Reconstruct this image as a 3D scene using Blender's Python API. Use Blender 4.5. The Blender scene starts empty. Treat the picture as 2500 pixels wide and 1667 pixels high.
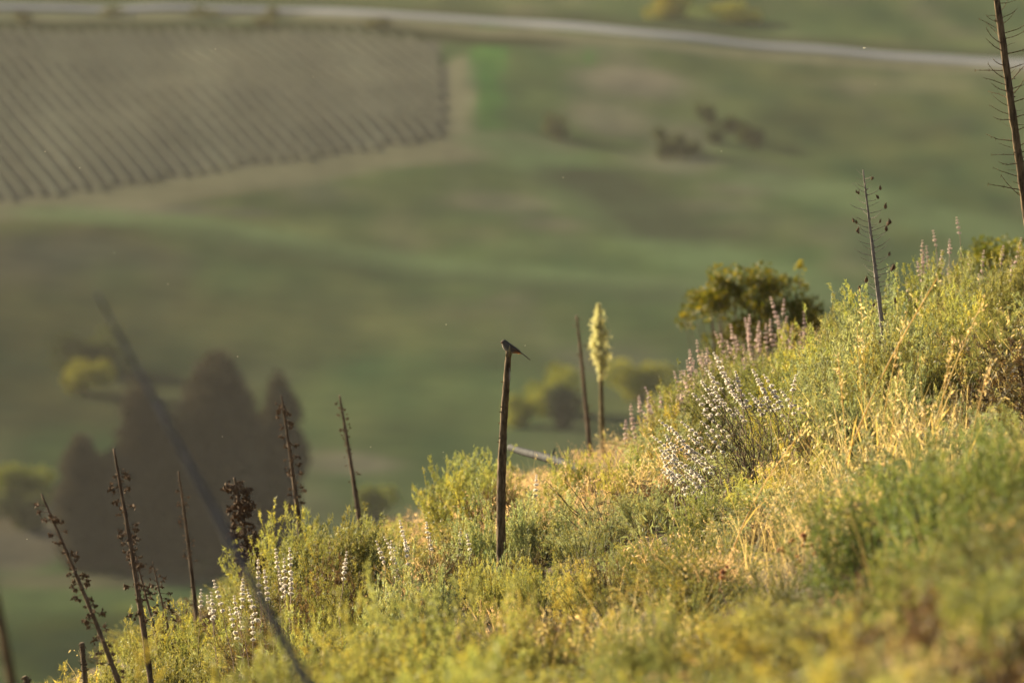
import bpy, math, random
import numpy as np
from mathutils import Vector

R = math.radians
S = bpy.context.scene
COL = S.collection
PI = math.pi

# ------------------------------------------------------------------ camera, sky, sun, exposure
PITCH = 9.0            # degrees below the horizon
CAMZ = 165.0           # metres above the valley floor
FOC = 300.0
FPX = 2500 * FOC / 36.0
FOCUS_D = 48.6

cam_d = bpy.data.cameras.new('camera')
cam_d.lens = FOC
cam_d.sensor_width = 36.0
cam_d.sensor_fit = 'HORIZONTAL'
cam_d.clip_start = 0.5
cam_d.clip_end = 20000
cam_d.dof.use_dof = True
cam_d.dof.focus_distance = FOCUS_D
cam_d.dof.aperture_fstop = 4.4
cam = bpy.data.objects.new('camera', cam_d)
COL.objects.link(cam)
cam.location = (0, 0, CAMZ)
cam.rotation_euler = (R(90 - PITCH), 0, 0)
S.camera = cam

SUN_AZ = -51.0         # degrees from +Y (view direction), negative = to the left
SUN_EL = 16.0
W = bpy.data.worlds.new('World')
S.world = W
W.use_nodes = True
wn = W.node_tree.nodes
wl = W.node_tree.links
bg = wn['Background']
sky = wn.new('ShaderNodeTexSky')
sky.sky_type = 'NISHITA'
sky.sun_disc = False
sky.sun_elevation = R(SUN_EL)
sky.sun_rotation = R(SUN_AZ)
sky.dust_density = 2.0
wl.new(sky.outputs[0], bg.inputs[0])
bg.inputs[1].default_value = 0.05

sun_d = bpy.data.lights.new('sun', 'SUN')
sun_d.energy = 5.0
sun_d.angle = R(0.53)
sun_d.color = (1.0, 0.86, 0.58)
sun = bpy.data.objects.new('sun', sun_d)
COL.objects.link(sun)
sd = Vector((math.sin(R(SUN_AZ)) * math.cos(R(SUN_EL)), math.cos(R(SUN_AZ)) * math.cos(R(SUN_EL)), math.sin(R(SUN_EL))))
sun.rotation_euler = sd.to_track_quat('Z', 'Y').to_euler()
sun.location = (-20, 20, 190)

S.view_settings.view_transform = 'Standard'
S.view_settings.look = 'None'
S.view_settings.gamma = 1
S.view_settings.use_curve_mapping = False
S.view_settings.exposure = 1.88
S.render.engine = 'CYCLES'
S.cycles.use_denoising = True
S.cycles.max_bounces = 6
S.cycles.diffuse_bounces = 2
S.cycles.glossy_bounces = 2
S.cycles.transmission_bounces = 4
S.cycles.transparent_max_bounces = 6
S.cycles.volume_bounces = 0
S.cycles.sample_clamp_indirect = 6.0

# ------------------------------------------------------------------ helpers
CP, SP = math.cos(R(PITCH)), math.sin(R(PITCH))


def at(px, py, d):
    """point seen at photo pixel (px, py) at distance y = d"""
    a = (px - 1250) / FPX
    b = (833.5 - py) / FPX
    v = np.array([a, CP + b * SP, -SP + b * CP])
    v = v * (d / v[1])
    return np.array([v[0], v[1], v[2] + CAMZ])


def proj(p):
    x, y, z = p[0], p[1], p[2] - CAMZ
    f = y * CP - z * SP
    u = y * SP + z * CP
    return 1250 + FPX * x / f, 833.5 - FPX * u / f


def nz(x, y, s=1.0, seed=0):
    """cheap smooth noise, about -1..1"""
    r = np.random.RandomState(seed)
    o = 0
    for k in range(6):
        a = r.uniform(0, 2 * PI)
        f = r.uniform(0.6, 1.9) / s
        o = o + np.sin(x * f * math.cos(a) * 2 + y * f * math.sin(a) * 2 + r.uniform(0, 6.28)) * r.uniform(0.5, 1)
    return o / 3.2


def hill_z(x, y):
    x = np.asarray(x, float)
    y = np.asarray(y, float)
    xe = np.where(x > 7, 7 + 12 * np.tanh((x - 7) / 12), x)
    z = CAMZ - 1.91 + 0.42 * xe - 0.149 * y
    z = z - 0.20 * np.clip((y - 30) / 5, 0, 1) * np.clip((48.2 - y) / 1.6, 0, 1)
    d1 = np.clip(y - 67, 0, None)
    z = z - 0.33 * d1 * np.clip(d1 / 12, 0, 1)
    z = z + 0.05 * nz(x, y, 1.6, 3) + 0.04 * nz(x, y, 0.6, 4)
    return z


def valley_z(x, y):
    far = np.clip((np.asarray(y, float) - 600) / 300, 0, 1)
    z = 1.5 * nz(x, y * 0.55, 62, 11) + 0.5 * nz(x, y * 0.5, 21, 12) + 0.16 * nz(x, y * .6, 8, 13)
    return z * far


def vat(px, py):
    """valley-floor point under a photo pixel"""
    d = CAMZ / math.tan(R(PITCH) + math.atan((py - 833.5) / FPX))
    for _ in range(6):
        p = at(px, py, d)
        zz = float(valley_z(p[0], p[1]))
        d = d + (p[2] - zz) / math.tan(R(PITCH) + math.atan((py - 833.5) / FPX))
    p = at(px, py, d)
    p[2] = float(valley_z(p[0], p[1]))
    return p


def link(o, parent=None):
    COL.objects.link(o)
    if parent is not None:
        o.parent = parent
    return o


def mesh(name, V, F, mat, col=None, smooth=False):
    me = bpy.data.meshes.new(name)
    V = np.asarray(V, dtype=np.float32)
    if isinstance(F, np.ndarray):
        n, k = F.shape
        me.vertices.add(len(V))
        me.vertices.foreach_set('co', V.ravel())
        me.loops.add(n * k)
        me.loops.foreach_set('vertex_index', F.astype(np.int32).ravel())
        me.polygons.add(n)
        me.polygons.foreach_set('loop_start', np.arange(n, dtype=np.int32) * k)
        me.polygons.foreach_set('loop_total', np.full(n, k, dtype=np.int32))
        me.update(calc_edges=True)
    else:
        me.from_pydata([tuple(v) for v in V], [], F)
        me.update()
    if col is not None:
        a = me.color_attributes.new('Col', 'FLOAT_COLOR', 'POINT')
        c = np.ones((len(V), 4), dtype=np.float32)
        c[:, :3] = col
        a.data.foreach_set('color', c.ravel())
    if smooth:
        me.polygons.foreach_set('use_smooth', np.ones(len(me.polygons), dtype=bool))
    me.materials.append(mat)
    return me


def ob(name, me, parent=None, loc=None, label=None, cat=None, group=None, kind=None):
    o = bpy.data.objects.new(name, me)
    link(o, parent)
    if loc is not None:
        o.location = loc
    return tag(o, label, cat, group, kind)


def tag(o, label=None, cat=None, group=None, kind=None):
    if label:
        o['label'] = label
    if cat:
        o['category'] = cat
    if group:
        o['group'] = group
    if kind:
        o['kind'] = kind
    return o


def thing(name, loc, label, cat, group=None, rz=0.0, sc=1.0):
    o = bpy.data.objects.new(name, None)
    o.empty_display_size = 0.1
    link(o)
    o.location = loc
    o.rotation_euler = (0, 0, rz)
    o.scale = (sc,) * 3 if not isinstance(sc, (tuple, list)) else sc
    return tag(o, label, cat, group)


def unit(v):
    return v / (np.linalg.norm(v, axis=-1, keepdims=True) + 1e-9)


class Bag:
    """collects geometry (all tris) with colours"""

    def __init__(self):
        self.V, self.F, self.C, self.n = [], [], [], 0

    def add(self, V, F, C):
        V = np.asarray(V, np.float32).reshape(-1, 3)
        F = np.asarray(F, np.int64).reshape(-1, 3)
        C = np.asarray(C, np.float32)
        if C.ndim == 1:
            C = np.tile(C, (len(V), 1))
        self.V.append(V)
        self.F.append(F + self.n)
        self.C.append(C)
        self.n += len(V)

    def get(self):
        return np.concatenate(self.V), np.concatenate(self.F), np.concatenate(self.C)

    def mesh(self, name, mat, smooth=False):
        V, F, C = self.get()
        return mesh(name, V, F, mat, C, smooth)


def frame(t):
    t = t / (np.linalg.norm(t) + 1e-9)
    a = np.array([0, 0, 1.0]) if abs(t[2]) < 0.9 else np.array([1.0, 0, 0])
    u = np.cross(t, a)
    u /= np.linalg.norm(u)
    return u, np.cross(t, u)


def tube(P, rad, n=5, jit=0.0, rng=None, cap=True):
    P = np.asarray(P, float)
    m = len(P)
    T = np.gradient(P, axis=0)
    V = []
    for i in range(m):
        u, v = frame(T[i])
        r = rad[i] if hasattr(rad, '__len__') else rad
        for k in range(n):
            a = 2 * PI * k / n
            rr = r * (1 + (rng.uniform(-jit, jit) if jit else 0))
            V.append(P[i] + rr * (math.cos(a) * u + math.sin(a) * v))
    F = []
    for i in range(m - 1):
        for k in range(n):
            a, b = i * n + k, i * n + (k + 1) % n
            c, d = a + n, b + n
            F += [(a, b, d), (a, d, c)]
    if cap:
        V.append(P[-1]); V.append(P[0])
        t, s = m * n, m * n + 1
        for k in range(n):
            F.append(((m - 1) * n + k, (m - 1) * n + (k + 1) % n, t))
            F.append(((k + 1) % n, k, s))
    return np.array(V), np.array(F)


def leaves(P, D, L, Wd, C, rng, bag, quad=False):
    """thin leaves: P roots, D unit directions, L lengths, Wd widths, C colours"""
    n = len(P)
    A = rng.normal(size=(n, 3))
    U = np.cross(D, A)
    U /= np.linalg.norm(U, axis=1)[:, None] + 1e-9
    L = np.asarray(L).reshape(-1, 1)
    Wd = np.asarray(Wd).reshape(-1, 1)
    if not quad:
        V = np.stack([P - U * Wd / 2, P + U * Wd / 2, P + D * L], 1).reshape(-1, 3)
        F = np.arange(n * 3).reshape(-1, 3)
        bag.add(V, F, np.repeat(C, 3, 0))
    else:
        N = np.cross(D, U)
        mid = P + D * L * 0.5 + N * L * 0.08
        V = np.stack([P, mid - U * Wd / 2, P + D * L, mid + U * Wd / 2], 1).reshape(-1, 3)
        b = np.arange(n)[:, None] * 4
        F = np.concatenate([b + [[0, 1, 2]], b + [[0, 2, 3]]])
        bag.add(V, F, np.repeat(C, 4, 0))


# ------------------------------------------------------------------ materials
def new_mat(name):
    m = bpy.data.materials.new(name)
    m.use_nodes = True
    nt = m.node_tree
    for n in list(nt.nodes):
        nt.nodes.remove(n)
    out = nt.nodes.new('ShaderNodeOutputMaterial')
    return m, nt, nt.nodes, nt.links, out


def leaf_mat(name, trans=0.4, warm=(1.2, 1.1, 0.66), vary=0.25, rough=0.55, spec=0.25):
    m, nt, N, L, out = new_mat(name)
    at_ = N.new('ShaderNodeAttribute'); at_.attribute_name = 'Col'
    oi = N.new('ShaderNodeObjectInfo')
    mr = N.new('ShaderNodeMapRange')
    mr.inputs['To Min'].default_value = 1 - vary
    mr.inputs['To Max'].default_value = 1 + vary
    L.new(oi.outputs['Random'], mr.inputs['Value'])
    hs = N.new('ShaderNodeHueSaturation')
    mr2 = N.new('ShaderNodeMapRange')
    mr2.inputs['To Min'].default_value = 0.485
    mr2.inputs['To Max'].default_value = 0.515
    ma = N.new('ShaderNodeMath'); ma.operation = 'FRACT'
    mb = N.new('ShaderNodeMath'); mb.operation = 'MULTIPLY'; mb.inputs[1].default_value = 7.31
    L.new(oi.outputs['Random'], mb.inputs[0]); L.new(mb.outputs[0], ma.inputs[0]); L.new(ma.outputs[0], mr2.inputs['Value'])
    L.new(mr2.outputs[0], hs.inputs['Hue'])
    L.new(mr.outputs[0], hs.inputs['Value'])
    L.new(at_.outputs['Color'], hs.inputs['Color'])
    p = N.new('ShaderNodeBsdfPrincipled')
    p.inputs['Roughness'].default_value = rough
    p.inputs['Specular IOR Level'].default_value = spec
    L.new(hs.outputs[0], p.inputs['Base Color'])
    mx = N.new('ShaderNodeMix'); mx.data_type = 'RGBA'; mx.blend_type = 'MULTIPLY'; mx.inputs[0].default_value = 1
    L.new(hs.outputs[0], mx.inputs[6]); mx.inputs[7].default_value = (*warm, 1)
    t = N.new('ShaderNodeBsdfTranslucent')
    L.new(mx.outputs[2], t.inputs['Color'])
    ms = N.new('ShaderNodeMixShader'); ms.inputs[0].default_value = trans
    L.new(p.outputs[0], ms.inputs[1]); L.new(t.outputs[0], ms.inputs[2])
    L.new(ms.outputs[0], out.inputs[0])
    return m


def bark_mat(name, c1, c2, scale=(60, 60, 8), bump=0.4, rough=0.8):
    m, nt, N, L, out = new_mat(name)
    tc = N.new('ShaderNodeTexCoord')
    mp = N.new('ShaderNodeMapping'); mp.inputs['Scale'].default_value = scale
    L.new(tc.outputs['Object'], mp.inputs[0])
    nt1 = N.new('ShaderNodeTexNoise'); nt1.inputs['Scale'].default_value = 1.0; nt1.inputs['Detail'].default_value = 6
    nt1.inputs['Roughness'].default_value = 0.65
    L.new(mp.outputs[0], nt1.inputs['Vector'])
    cr = N.new('ShaderNodeValToRGB')
    cr.color_ramp.elements[0].position = 0.36; cr.color_ramp.elements[0].color = (*c1, 1)
    cr.color_ramp.elements[1].position = 0.66; cr.color_ramp.elements[1].color = (*c2, 1)
    L.new(nt1.outputs['Fac'], cr.inputs[0])
    p = N.new('ShaderNodeBsdfPrincipled')
    p.inputs['Roughness'].default_value = rough
    p.inputs['Specular IOR Level'].default_value = 0.12
    L.new(cr.outputs[0], p.inputs['Base Color'])
    b = N.new('ShaderNodeBump'); b.inputs['Strength'].default_value = bump; b.inputs['Distance'].default_value = 0.01
    L.new(nt1.outputs['Fac'], b.inputs['Height']); L.new(b.outputs[0], p.inputs['Normal'])
    L.new(p.outputs[0], out.inputs[0])
    return m


def attr_mat(name, rough=0.75, noise=0.0, nscale=1.0, spec=0.2, bump=0.0):
    m, nt, N, L, out = new_mat(name)
    at_ = N.new('ShaderNodeAttribute'); at_.attribute_name = 'Col'
    p = N.new('ShaderNodeBsdfPrincipled')
    p.inputs['Roughness'].default_value = rough
    p.inputs['Specular IOR Level'].default_value = spec
    if noise:
        tc = N.new('ShaderNodeTexCoord')
        n = N.new('ShaderNodeTexNoise'); n.inputs['Scale'].default_value = nscale; n.inputs['Detail'].default_value = 8
        n.inputs['Roughness'].default_value = 0.7
        L.new(tc.outputs['Object'], n.inputs['Vector'])
        mr = N.new('ShaderNodeMapRange'); mr.inputs['From Min'].default_value = 0.25; mr.inputs['From Max'].default_value = 0.75
        mr.inputs['To Min'].default_value = 1 - noise; mr.inputs['To Max'].default_value = 1 + noise
        L.new(n.outputs['Fac'], mr.inputs['Value'])
        mx = N.new('ShaderNodeVectorMath'); mx.operation = 'SCALE'
        L.new(at_.outputs['Color'], mx.inputs[0]); L.new(mr.outputs[0], mx.inputs['Scale'])
        L.new(mx.outputs[0], p.inputs['Base Color'])
        if bump:
            b = N.new('ShaderNodeBump'); b.inputs['Strength'].default_value = bump; b.inputs['Distance'].default_value = 0.3
            L.new(n.outputs['Fac'], b.inputs['Height']); L.new(b.outputs[0], p.inputs['Normal'])
    else:
        L.new(at_.outputs['Color'], p.inputs['Base Color'])
    L.new(p.outputs[0], out.inputs[0])
    return m


M_SAGE = leaf_mat('sagebrush_leaf', 0.44, vary=0.32)
M_DEER = leaf_mat('broom_leaf', 0.44, vary=0.3)
M_GRASS = leaf_mat('dry_grass', 0.5, warm=(1.2, 1.0, 0.7), vary=0.0)
M_WHORL = leaf_mat('sage_whorl', 0.5, warm=(1.05, 1.0, 0.9), vary=0.08, rough=0.8, spec=0.1)
M_SUMAC = leaf_mat('sumac_leaf', 0.35, warm=(1.5, 1.4, 0.3), vary=0.1, rough=0.6, spec=0.2)
M_TREE = leaf_mat('tree_leaf', 0.2, vary=0.08, warm=(1.1, 1.0, 0.7), rough=1.0, spec=0.0)
M_PLUME = leaf_mat('yucca_bloom', 0.45, warm=(1.0, 1.0, 0.8), vary=0.0)
M_TWIG = bark_mat('twig_bark', (0.045, 0.03, 0.02), (0.13, 0.09, 0.06), (40, 40, 12))
M_TWIGG = bark_mat('grey_twig_bark', (0.10, 0.085, 0.075), (0.26, 0.22, 0.20), (40, 40, 12))
M_YUC = bark_mat('yucca_stalk_brown', (0.04, 0.026, 0.014), (0.20, 0.135, 0.075), (70, 70, 14), 0.7)
M_YUCG = bark_mat('yucca_stalk_grey', (0.12, 0.10, 0.088), (0.36, 0.30, 0.26), (60, 60, 9), 0.5)
M_YUCD = bark_mat('yucca_stalk_weathered', (0.055, 0.036, 0.024), (0.20, 0.135, 0.09), (50, 50, 7), 0.5)
M_YUCL = bark_mat('yucca_stalk_fresh', (0.10, 0.075, 0.035), (0.26, 0.20, 0.10), (50, 50, 9), 0.5)
M_STICK = bark_mat('yucca_stalk_silvered', (0.06, 0.06, 0.07), (0.145, 0.145, 0.165), (50, 50, 7), 0.4)
M_LOG = bark_mat('log_shaded_grey', (0.02, 0.02, 0.022), (0.06, 0.058, 0.06), (50, 50, 7), 0.5)  # the log's shaded side is put into this darker grey
M_POD = bark_mat('seed_pod_brown', (0.05, 0.029, 0.017), (0.20, 0.115, 0.06), (90, 90, 50), 0.5)
M_TRUNK = bark_mat('tree_bark', (0.05, 0.035, 0.025), (0.12, 0.09, 0.07), (2, 2, .6))
M_BIRD = attr_mat('plumage', 0.85, 0.35, 260, 0.1)
M_SOIL = attr_mat('hill_soil', 0.95, 0.5, 6, 0.05)
M_VAL = attr_mat('valley_ground', 1.0, 0.22, 0.35, 0.0)
M_VINE = leaf_mat('vine_leaf', 0.25, vary=0.04, rough=1.0, spec=0.0)


def plain_mat(name, c, rough=0.5, spec=0.3):
    m, nt, N, L, out = new_mat(name)
    p = N.new('ShaderNodeBsdfPrincipled')
    n = N.new('ShaderNodeTexNoise'); n.inputs['Scale'].default_value = 30
    mr = N.new('ShaderNodeMapRange'); mr.inputs['To Min'].default_value = 0.8; mr.inputs['To Max'].default_value = 1.2
    L.new(n.outputs['Fac'], mr.inputs['Value'])
    sc = N.new('ShaderNodeVectorMath'); sc.operation = 'SCALE'
    sc.inputs[0].default_value = c
    L.new(mr.outputs[0], sc.inputs['Scale'])
    L.new(sc.outputs[0], p.inputs['Base Color'])
    p.inputs['Roughness'].default_value = rough
    p.inputs['Specular IOR Level'].default_value = spec
    L.new(p.outputs[0], out.inputs[0])
    return m


# ------------------------------------------------------------------ terrain
def grid(xs, ys, zf, colf, name, mat, label=None):
    X, Y = np.meshgrid(xs, ys)
    Z = zf(X, Y)
    V = np.stack([X, Y, Z], -1).reshape(-1, 3)
    nx, ny = len(xs), len(ys)
    i = np.arange(nx * ny).reshape(ny, nx)
    F = np.stack([i[:-1, :-1], i[:-1, 1:], i[1:, 1:], i[1:, :-1]], -1).reshape(-1, 4)
    C = colf(X.ravel(), Y.ravel())
    me = mesh(name, V, F, mat, C, True)
    return ob(name, me, kind='structure', label=label)


def soil_col(x, y):
    t = (nz(x, y, 0.5, 5) * 0.5 + 0.5)[:, None]
    return np.array([0.045, 0.034, 0.022]) * (1 - t) + np.array([0.085, 0.066, 0.04]) * t


xs = np.unique(np.concatenate([np.linspace(-395, -10, 60), np.arange(-10, 10, 0.3), np.linspace(10, 60, 20)]))
ys = np.unique(np.concatenate([np.linspace(-40, 14, 20), np.arange(14, 84, 0.35), np.linspace(84, 470, 70)]))
grid(xs, ys, lambda x, y: np.maximum(hill_z(x, y), -4.0), soil_col, 'hillside', M_SOIL, 'steep brushy hillside falling away to the left')

# valley-floor colours: what grows where, plus painted shade at left (world-space patches)
OLIVE = np.array([0.135, 0.135, 0.062])
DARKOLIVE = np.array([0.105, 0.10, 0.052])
GREEN = np.array([0.115, 0.150, 0.062])
BRIGHT = np.array([0.10, 0.19, 0.055])
TAN = np.array([0.26, 0.21, 0.135])
PINKTAN = np.array([0.29, 0.22, 0.165])
SOILV = np.array([0.20, 0.165, 0.13])
YELLOWG = np.array([0.24, 0.25, 0.06])

PATCH = []


def patch(px, py, rx, ry, c, a, soft=1.0):
    """an oval patch of other ground colour, given by where it lies and how far it reaches on the ground"""
    p = vat(px, py)
    e = vat(px + rx, py)
    f1, f2 = vat(px, py - ry), vat(px, py + ry)
    PATCH.append((p[0], p[1], abs(e[0] - p[0]), abs(f1[1] - f2[1]) / 2, np.array(c), a, soft))


STRIPS = []


def strip(pts, w, c, a, soft=0.5):
    P = np.array([vat(*q)[:2] for q in pts])
    STRIPS.append((P, w, np.array(c), a, soft))


patch(0, 830, 640, 440, DARKOLIVE * .6, 0.85)  # darker left side: shade put into the ground colour
patch(300, 960, 420, 260, DARKOLIVE * .75, 0.7)  # more of the painted shade, further in
patch(250, 1120, 300, 90, GREEN * .75, 0.7)
patch(100, 640, 420, 90, SOILV * .55, 0.65)
patch(800, 800, 420, 130, OLIVE * .92, 0.6)
patch(1050, 960, 420, 150, GREEN, 0.75)
patch(1350, 620, 420, 60, GREEN, 0.7)
patch(1550, 520, 380, 70, GREEN, 0.6)
patch(2250, 450, 400, 170, GREEN * .7, 0.8)
patch(1900, 560, 300, 60, DARKOLIVE, 0.5)
patch(1560, 200, 170, 55, PINKTAN, 0.85)
patch(1480, 290, 130, 50, PINKTAN, 0.6)
patch(1650, 400, 160, 40, PINKTAN, 0.55)
patch(1880, 460, 220, 32, PINKTAN, 0.55)
patch(1700, 505, 190, 26, PINKTAN, 0.45)
patch(2200, 205, 240, 26, TAN, 0.45)
patch(2150, 330, 330, 80, OLIVE * .75, 0.6)
patch(1230, 500, 200, 30, PINKTAN, 0.5)
patch(1360, 545, 140, 28, PINKTAN, 0.5)
patch(420, 515, 170, 22, PINKTAN * .75, 0.8)
patch(600, 520, 90, 18, SOILV * .7, 0.6)
patch(1190, 170, 42, 120, BRIGHT, 1.0, 0.5)
patch(1200, 310, 60, 60, BRIGHT, 0.5)
patch(1120, 240, 40, 115, TAN * 1.25, 0.95, 0.6)
patch(1440, 140, 22, 24, BRIGHT, 0.7)
patch(860, 1130, 150, 32, PINKTAN, 0.75)
patch(560, 1160, 300, 60, OLIVE * .8, 0.6)
patch(60, 1300, 130, 95, PINKTAN * .6, 0.9, 0.6)
patch(220, 1417, 330, 22, TAN * .6, 0.85, 0.6)
patch(220, 1580, 520, 120, (0.05, 0.065, 0.022), 1.0)
patch(330, 1480, 60, 14, YELLOWG, 0.35)
patch(1700, 25, 170, 24, YELLOWG, 0.55)
patch(2000, 60, 260, 60, GREEN * 0.9, 0.8)
patch(1500, 680, 500, 50, GREEN, 0.55)
patch(1500, 800, 260, 70, GREEN * .8, 0.6)
patch(1050, 1090, 200, 50, GREEN * .75, 0.7)
# faint tracks and banks; ridge line and gully drawn in light and dark colour
strip([(-60, 520), (200, 498), (500, 450), (800, 400), (1130, 362), (1250, 350)], 6, TAN * 1.0, 0.95, 6)
strip([(150, 520), (400, 540), (650, 585), (900, 632), (1300, 672), (1750, 705), (2300, 760)], 4.0, (0.19, 0.22, 0.105), 0.75, 6)
strip([(350, 560), (650, 607), (900, 654), (1300, 694), (1700, 722)], 3, (0.07, 0.08, 0.042), 0.5, 6)
strip([(1250, 350), (1400, 430), (1560, 540), (1700, 620), (1900, 700)], 4, (0.18, 0.215, 0.10), 0.85, 6)
strip([(1440, 430), (1560, 500), (1640, 570)], 4, (0.06, 0.06, 0.038), 0.8, 8)
strip([(1900, 440), (2150, 500), (2500, 590)], 4, (0.17, 0.20, 0.095), 0.75, 6)
strip([(-60, 63), (300, 66), (800, 66), (1100, 92), (1250, 100)], 6, (0.06, 0.058, 0.028), 1.0, 5)
strip([(-60, 38), (700, 38), (1000, 60), (1250, 82), (1600, 110), (2000, 146), (2600, 172)], 3.2, TAN * 1.0, .9, 4)
strip([(-60, 8), (700, 12), (1250, 38), (1600, 70), (2000, 108), (2600, 140)], 4, DARKOLIVE * .8, 0.7, 4)


def seg_dist(x, y, P):
    best = np.full(x.shape, 1e9)
    for a, b in zip(P[:-1], P[1:]):
        ab = b - a
        t = np.clip(((x - a[0]) * ab[0] + (y - a[1]) * ab[1]) / (ab @ ab), 0, 1)
        best = np.minimum(best, np.hypot(x - a[0] - t * ab[0], (y - a[1] - t * ab[1])))
    return best


VINE_POLY = None


def in_poly(x, y, P):
    ins = np.zeros(np.shape(x), bool)
    for (x1, y1), (x2, y2) in zip(P, np.roll(P, -1, 0)):
        c = ((y1 > y) != (y2 > y)) & (x < (x2 - x1) * (y - y1) / (y2 - y1 + 1e-12) + x1)
        ins ^= c
    return ins


vp = [(-260, 72), (0, 72), (500, 72), (900, 80), (1075, 100), (1090, 200), (1085, 340), (800, 390), (450, 440), (200, 478), (0, 500), (-260, 530)]
VINE_POLY = np.array([vat(*q)[:2] for q in vp])


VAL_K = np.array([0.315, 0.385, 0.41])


def valley_col(x, y):
    n1 = (nz(x, y * .35, 30, 21) * 0.5 + 0.5)[:, None]
    n2 = (nz(x, y * .3, 9, 22) * 0.5 + 0.5)[:, None]
    c = OLIVE * (1 - n1) + GREEN * n1
    c = c * (0.86 + 0.28 * n2)
    iv = in_poly(x, y, VINE_POLY)
    sh = np.clip(nz(x, y * .45, 11, 63) * .9 + nz(x, y * .5, 5, 64) * .5 - .15, 0, 1)[:, None] * .55 * (~iv)[:, None]
    c = c * (1 - sh) + PINKTAN * .85 * sh
    sh = np.clip(nz(x, y * .45, 13, 65) * .9 + nz(x, y * .5, 6, 66) * .5 - .1, 0, 1)[:, None] * .5 * (~iv)[:, None]
    c = c * (1 - sh) + GREEN * .85 * sh
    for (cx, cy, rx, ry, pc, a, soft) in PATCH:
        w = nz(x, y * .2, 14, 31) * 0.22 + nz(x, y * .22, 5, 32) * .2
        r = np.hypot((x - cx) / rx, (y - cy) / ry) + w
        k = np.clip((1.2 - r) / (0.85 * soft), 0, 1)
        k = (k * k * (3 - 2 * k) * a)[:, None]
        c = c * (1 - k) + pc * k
    iv = in_poly(x, y, VINE_POLY)
    t = (nz(x, y * .4, 14, 41) * .5 + .5)[:, None]
    vs = SOILV * (0.72 + 0.3 * t)
    pk = vat(620, 230)
    k = np.clip(1.2 - np.hypot((x - pk[0]) / 22, (y - pk[1]) / 70), 0, 1)[:, None] * .5
    vs = vs * (1 - k) + PINKTAN * k
    c[iv] = vs[iv]
    fl = np.clip(nz(x, y * .5, 7, 67) * .8 + nz(x, y * .6, 3.2, 68) * .6, -1, 1)[:, None] * (~iv)[:, None]
    c = c * (1 + .22 * fl) + np.array([.018, .004, .0]) * fl
    for (P, w, pc, a, soft) in STRIPS:
        d = seg_dist(x, y, P) + nz(x, y, 6, 51) * 1.0
        k = np.clip((w + soft - d) / soft, 0, 1)[:, None] * a
        c = c * (1 - k) + pc * k
    mot = nz(x, y * .5, 4.5, 61) * .12 + nz(x, y * .6, 2.2, 62) * .10
    c = c * (1 + mot)[:, None]
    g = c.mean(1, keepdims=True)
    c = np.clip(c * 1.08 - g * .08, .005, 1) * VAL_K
    return np.clip(c, 0.01, 1)


xs = np.unique(np.concatenate([np.linspace(-5000, -150, 26), np.arange(-150, 150, 1.5), np.linspace(150, 5000, 26)]))
ys = np.unique(np.concatenate([np.linspace(-3000, 780, 22), np.arange(780, 1480, 2.0), np.linspace(1480, 9000, 40)]))
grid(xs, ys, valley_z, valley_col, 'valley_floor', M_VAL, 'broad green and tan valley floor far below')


# road: a cambered strip draped over the valley floor
def road(pts, half, name, mat, lift, label):
    P = np.array([vat(*q)[:2] for q in pts])
    t = np.concatenate([[0], np.cumsum(np.hypot(*np.diff(P, axis=0).T))])
    n = 220
    tt = np.linspace(0, t[-1], n)
    Q = np.stack([np.interp(tt, t, P[:, 0]), np.interp(tt, t, P[:, 1])], 1)
    k = np.ones(15) / 15
    Qs = np.stack([np.convolve(np.pad(Q[:, j], 7, mode='edge'), k, 'valid') for j in (0, 1)], 1)
    T = np.gradient(Qs, axis=0)
    T /= np.linalg.norm(T, axis=1)[:, None]
    Nn = np.stack([-T[:, 1], T[:, 0]], 1)
    offs = [-half - .25, -half, -half * .5, 0, half * .5, half, half + .25]
    V, F = [], []
    m = len(offs)
    for i in range(n):
        for j, o in enumerate(offs):
            q = Qs[i] + Nn[i] * o
            z = float(valley_z(q[0], q[1])) + lift + 0.12 * (1 - (o / half) ** 2)
            if j in (0, m - 1):
                z -= 0.5
            V.append((q[0], q[1], z))
    for i in range(n - 1):
        for j in range(m - 1):
            a = i * m + j
            F.append((a, a + m, a + m + 1, a + 1))
    c = np.tile(np.array([0.10, 0.10, 0.108]), (len(V), 1))
    return ob(name, mesh(name, V, F, mat, c, True), kind='structure', label=label)


M_ROAD = attr_mat('road_asphalt', 0.55, 0.12, 0.8, 0.4)
road([(-200, 18), (0, 20), (400, 22), (700, 27), (1000, 42), (1250, 58), (1600, 88), (2000, 124), (2350, 150), (2700, 170)], 2.6,
     'road', M_ROAD, 0.35, 'pale grey country road crossing the far valley')

# ------------------------------------------------------------------ vineyard rows
rng = np.random.RandomState(7)
a0, a1 = vat(279, 236)[:2], vat(455, 418)[:2]
rd = (a1 - a0) / np.linalg.norm(a1 - a0)
rn = np.array([-rd[1], rd[0]])
if rn[0] < 0:
    rn = -rn
ROWSP = 2.2
ctr = VINE_POLY.mean(0)


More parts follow.
